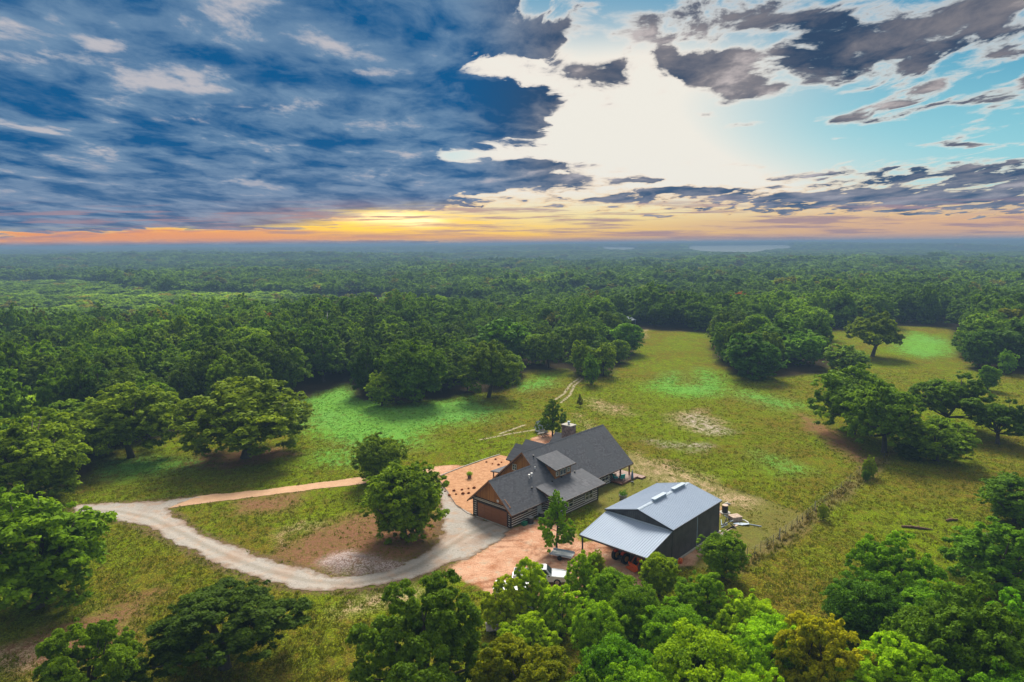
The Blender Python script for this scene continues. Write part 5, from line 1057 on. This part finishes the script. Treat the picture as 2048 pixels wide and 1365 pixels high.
# instancers: one object for all the woods beyond, one for the low scrub
src = {}
for o in list(col.objects):
    if o.name.startswith('crown'):
        for key, (me, _) in LIB.items():
            if o.data is me and key not in src: src[key] = o
keysF = [k for k in src if k[1] == 'F'][:6]; keysD = [k for k in src if k[1] == 'D'][:6]
for k_ in (('round', 'D', 0), ('oak', 'D', 0), ('open', 'D', 1), ('round', 'D', 2)):
    if len(keysD) < 4 and k_ not in src:
        p = WOOD[order[-1 - len(keysD)]]; _, c_ = tree('broadleaf_tree', k_[0], (float(p[0]), float(p[1])), 20, 40, (.04, .08, .02), 'dark tree on the far ridge at the horizon', 'trees on the far ridge', tier='D', var=k_[2]); src[k_] = c_; keysD.append(k_)
def woods(name, mask_, colr, label):
    RP = WOOD[mask_]; rr = r[mask_]; m = len(RP)
    pick = np.where(rr < 430, rng.integers(0, len(keysF), m), len(keysF) + rng.integers(0, len(keysD), m)).astype(np.int32)
    fz = terrain(RP[:, 0], RP[:, 1])
    fm = bpy.data.meshes.new(name); fm.vertices.add(m); fm.vertices.foreach_set('co', np.stack([RP[:, 0], RP[:, 1], fz - .3], 1).astype(np.float32).ravel())
    fm.attributes.new('pick', 'INT', 'POINT').data.foreach_set('value', pick)
    fm.attributes.new('spin', 'FLOAT', 'POINT').data.foreach_set('value', rng.uniform(0, 6.283, m).astype(np.float32))
    fm.attributes.new('size', 'FLOAT_VECTOR', 'POINT').data.foreach_set('vector', np.stack([ww[mask_] / 10, ww[mask_] / 10, hh[mask_] / 10], 1).astype(np.float32).ravel())
    fo = bpy.data.objects.new(name, fm); col.objects.link(fo); fo.color = (*colr, 1); fo.pass_index = 1; fm.materials.append(M['leaf']); tag(fo, label, name, kind='stuff')
    ng = bpy.data.node_groups.new(name, 'GeometryNodeTree'); ng.interface.new_socket('Geometry', in_out='INPUT', socket_type='NodeSocketGeometry'); ng.interface.new_socket('Geometry', in_out='OUTPUT', socket_type='NodeSocketGeometry')
    N = ng.nodes; gi = N.new('NodeGroupInput'); go = N.new('NodeGroupOutput'); iop = N.new('GeometryNodeInstanceOnPoints'); g2i = N.new('GeometryNodeGeometryToInstance')
    for k_ in reversed(keysF + keysD):
        oi = N.new('GeometryNodeObjectInfo'); oi.inputs[0].default_value = src[k_]; oi.inputs['As Instance'].default_value = False; oi.transform_space = 'ORIGINAL'; ng.links.new(oi.outputs['Geometry'], g2i.inputs[0])
    def nattr(nm, ty):
        a = N.new('GeometryNodeInputNamedAttribute'); a.data_type = ty; a.inputs[0].default_value = nm; return a.outputs[0]
    rot = N.new('ShaderNodeCombineXYZ'); ng.links.new(nattr('spin', 'FLOAT'), rot.inputs[2])
    ng.links.new(gi.outputs[0], iop.inputs['Points']); ng.links.new(g2i.outputs[0], iop.inputs['Instance']); iop.inputs['Pick Instance'].default_value = True
    ng.links.new(nattr('pick', 'INT'), iop.inputs['Instance Index']); ng.links.new(rot.outputs[0], iop.inputs['Rotation']); ng.links.new(nattr('size', 'FLOAT_VECTOR'), iop.inputs['Scale']); ng.links.new(iop.outputs[0], go.inputs[0])
    md = fo.modifiers.new('woods', 'NODES'); md.node_group = ng; return m
m = woods('forest', ~cset & ~scr, (.038, .088, .020), 'unbroken oak woods stretching from the meadow to the horizon')
woods('scrub', ~cset & scr, (.068, .140, .024), 'low lighter green scrub filling the clearing in the left-hand woods')
# grass standing on the meadows
gr = np.random.default_rng(5); NT = 110000
gy_ = 44 + 150 * gr.uniform(0, 1, NT) ** 1.7; gx_ = (gr.uniform(-1, 1, NT)) * (gy_ * .80 + 4)
def sdm(lst): return np.maximum.reduce([poly_sdf(gx_, gy_, q_) for q_ in lst])
hx = (gx_ - HO[0]) * UX[0] + (gy_ - HO[1]) * UX[1]; hy = (gx_ - HO[0]) * VX[0] + (gy_ - HO[1]) * VX[1]
okg = (poly_sdf(gx_, gy_, CLEAR) > 0) & (sdm([DRIVE]) < -.2) & (sdm([TRK]) < .1) & (sdm(DIRT) < -.2) & (sdm(PILE) < 0) & (sdm([mulch_poly]) < -.2) & ~((hx > -.5) & (hx < 29.5) & (hy > -3.2) & (hy < 15)) & ~((hx > -.8) & (hx < 18.2) & (hy > -22) & (hy < -11.5))
okg &= (sdm(BROWN) < .5) | (gr.uniform(0, 1, NT) < .25); okg &= (sdm(SHORT) < 0) | (gr.uniform(0, 1, NT) < .2); okg &= vnoise(gx_, gy_, 1.4, 51) * .6 + vnoise(gx_, gy_, 6, 52) * .4 > .36
gx_, gy_ = gx_[okg], gy_[okg]; NB = 7; nT = len(gx_); bx = np.repeat(gx_, NB) + gr.normal(0, .13, nT * NB); by = np.repeat(gy_, NB) + gr.normal(0, .13, nT * NB); bz = terrain(bx, by)
past = line_d(bx, by, WEED[0] + GP((1478, 1140), (1400, 1500))); hb_g = gr.uniform(.06, .22, len(bx)) * np.where(past < .9, 1.8, 1.) * np.repeat(.6 + .9 * gr.uniform(0, 1, nT), NB)
an = gr.uniform(0, 6.283, len(bx)); wd = hb_g * .16 + .02; ln = hb_g * .7
V_ = np.stack([np.stack([bx - wd * np.cos(an), by - wd * np.sin(an), bz - .02], 1), np.stack([bx + wd * np.cos(an), by + wd * np.sin(an), bz - .02], 1), np.stack([bx + ln * np.sin(an), by - ln * np.cos(an), bz + hb_g], 1)], 1).reshape(-1, 3)
tn = np.clip(np.repeat(gr.uniform(0, 1, nT), NB) * .6 + gr.uniform(0, .4, len(bx)), 0, 1); cl = np.clip((np.maximum.reduce([poly_sdf(bx, by, q_) for q_ in CLOVER]) + 1) / 4, 0, 1); dryg = np.clip(1.0 - past, 0, 1) * .7
def grasscol(q, p):
    t = q.attr('tint'); c = q.mix(q.noise(p, .12, 4, .6), q.mix(t, (.045, .090, .002), (.20, .30, .004)), q.mix(t, (.070, .062, .006), (.25, .19, .022)))
    c = q.mix(q.mul(q.attr('clover'), .9), c, q.mix(t, (.05, .19, .012), (.19, .42, .09))); return q.mix(q.mul(q.attr('dry'), .85), c, q.mix(t, (.08, .045, .018), (.24, .16, .075)))
M['grass'] = material('grass', grasscol, .8, spec=.0, transl=.25)
gme = raw_mesh('grass', V_, np.arange(len(V_)).reshape(-1, 3), 3, face_attrs={'tint': tn, 'clover': cl, 'dry': dryg})
tag(link('grass', gme, M['grass']), 'tufts of green and straw-coloured grass on the meadows', 'grass', kind='stuff')
print('TREES', len(TREES), 'forest', m, 'blades', len(V_) // 3)

# ------------------------------------------------------------------ haze
hz = bpy.data.materials.new('haze'); hz.use_nodes = True; nt = hz.node_tree; nt.nodes.clear()
pv = nt.nodes.new('ShaderNodeVolumePrincipled'); pv.inputs['Color'].default_value = (.20, .325, .50, 1); pv.inputs['Density'].default_value = .00050; pv.inputs['Anisotropy'].default_value = 0
ho = nt.nodes.new('ShaderNodeOutputMaterial'); nt.links.new(pv.outputs[0], ho.inputs['Volume'])
hb_ = MB().box((-9500, -700, -40), (9500, 9500, 46)).build('haze', hz); tag(hb_, 'thin blue morning haze over the woods', kind='stuff')
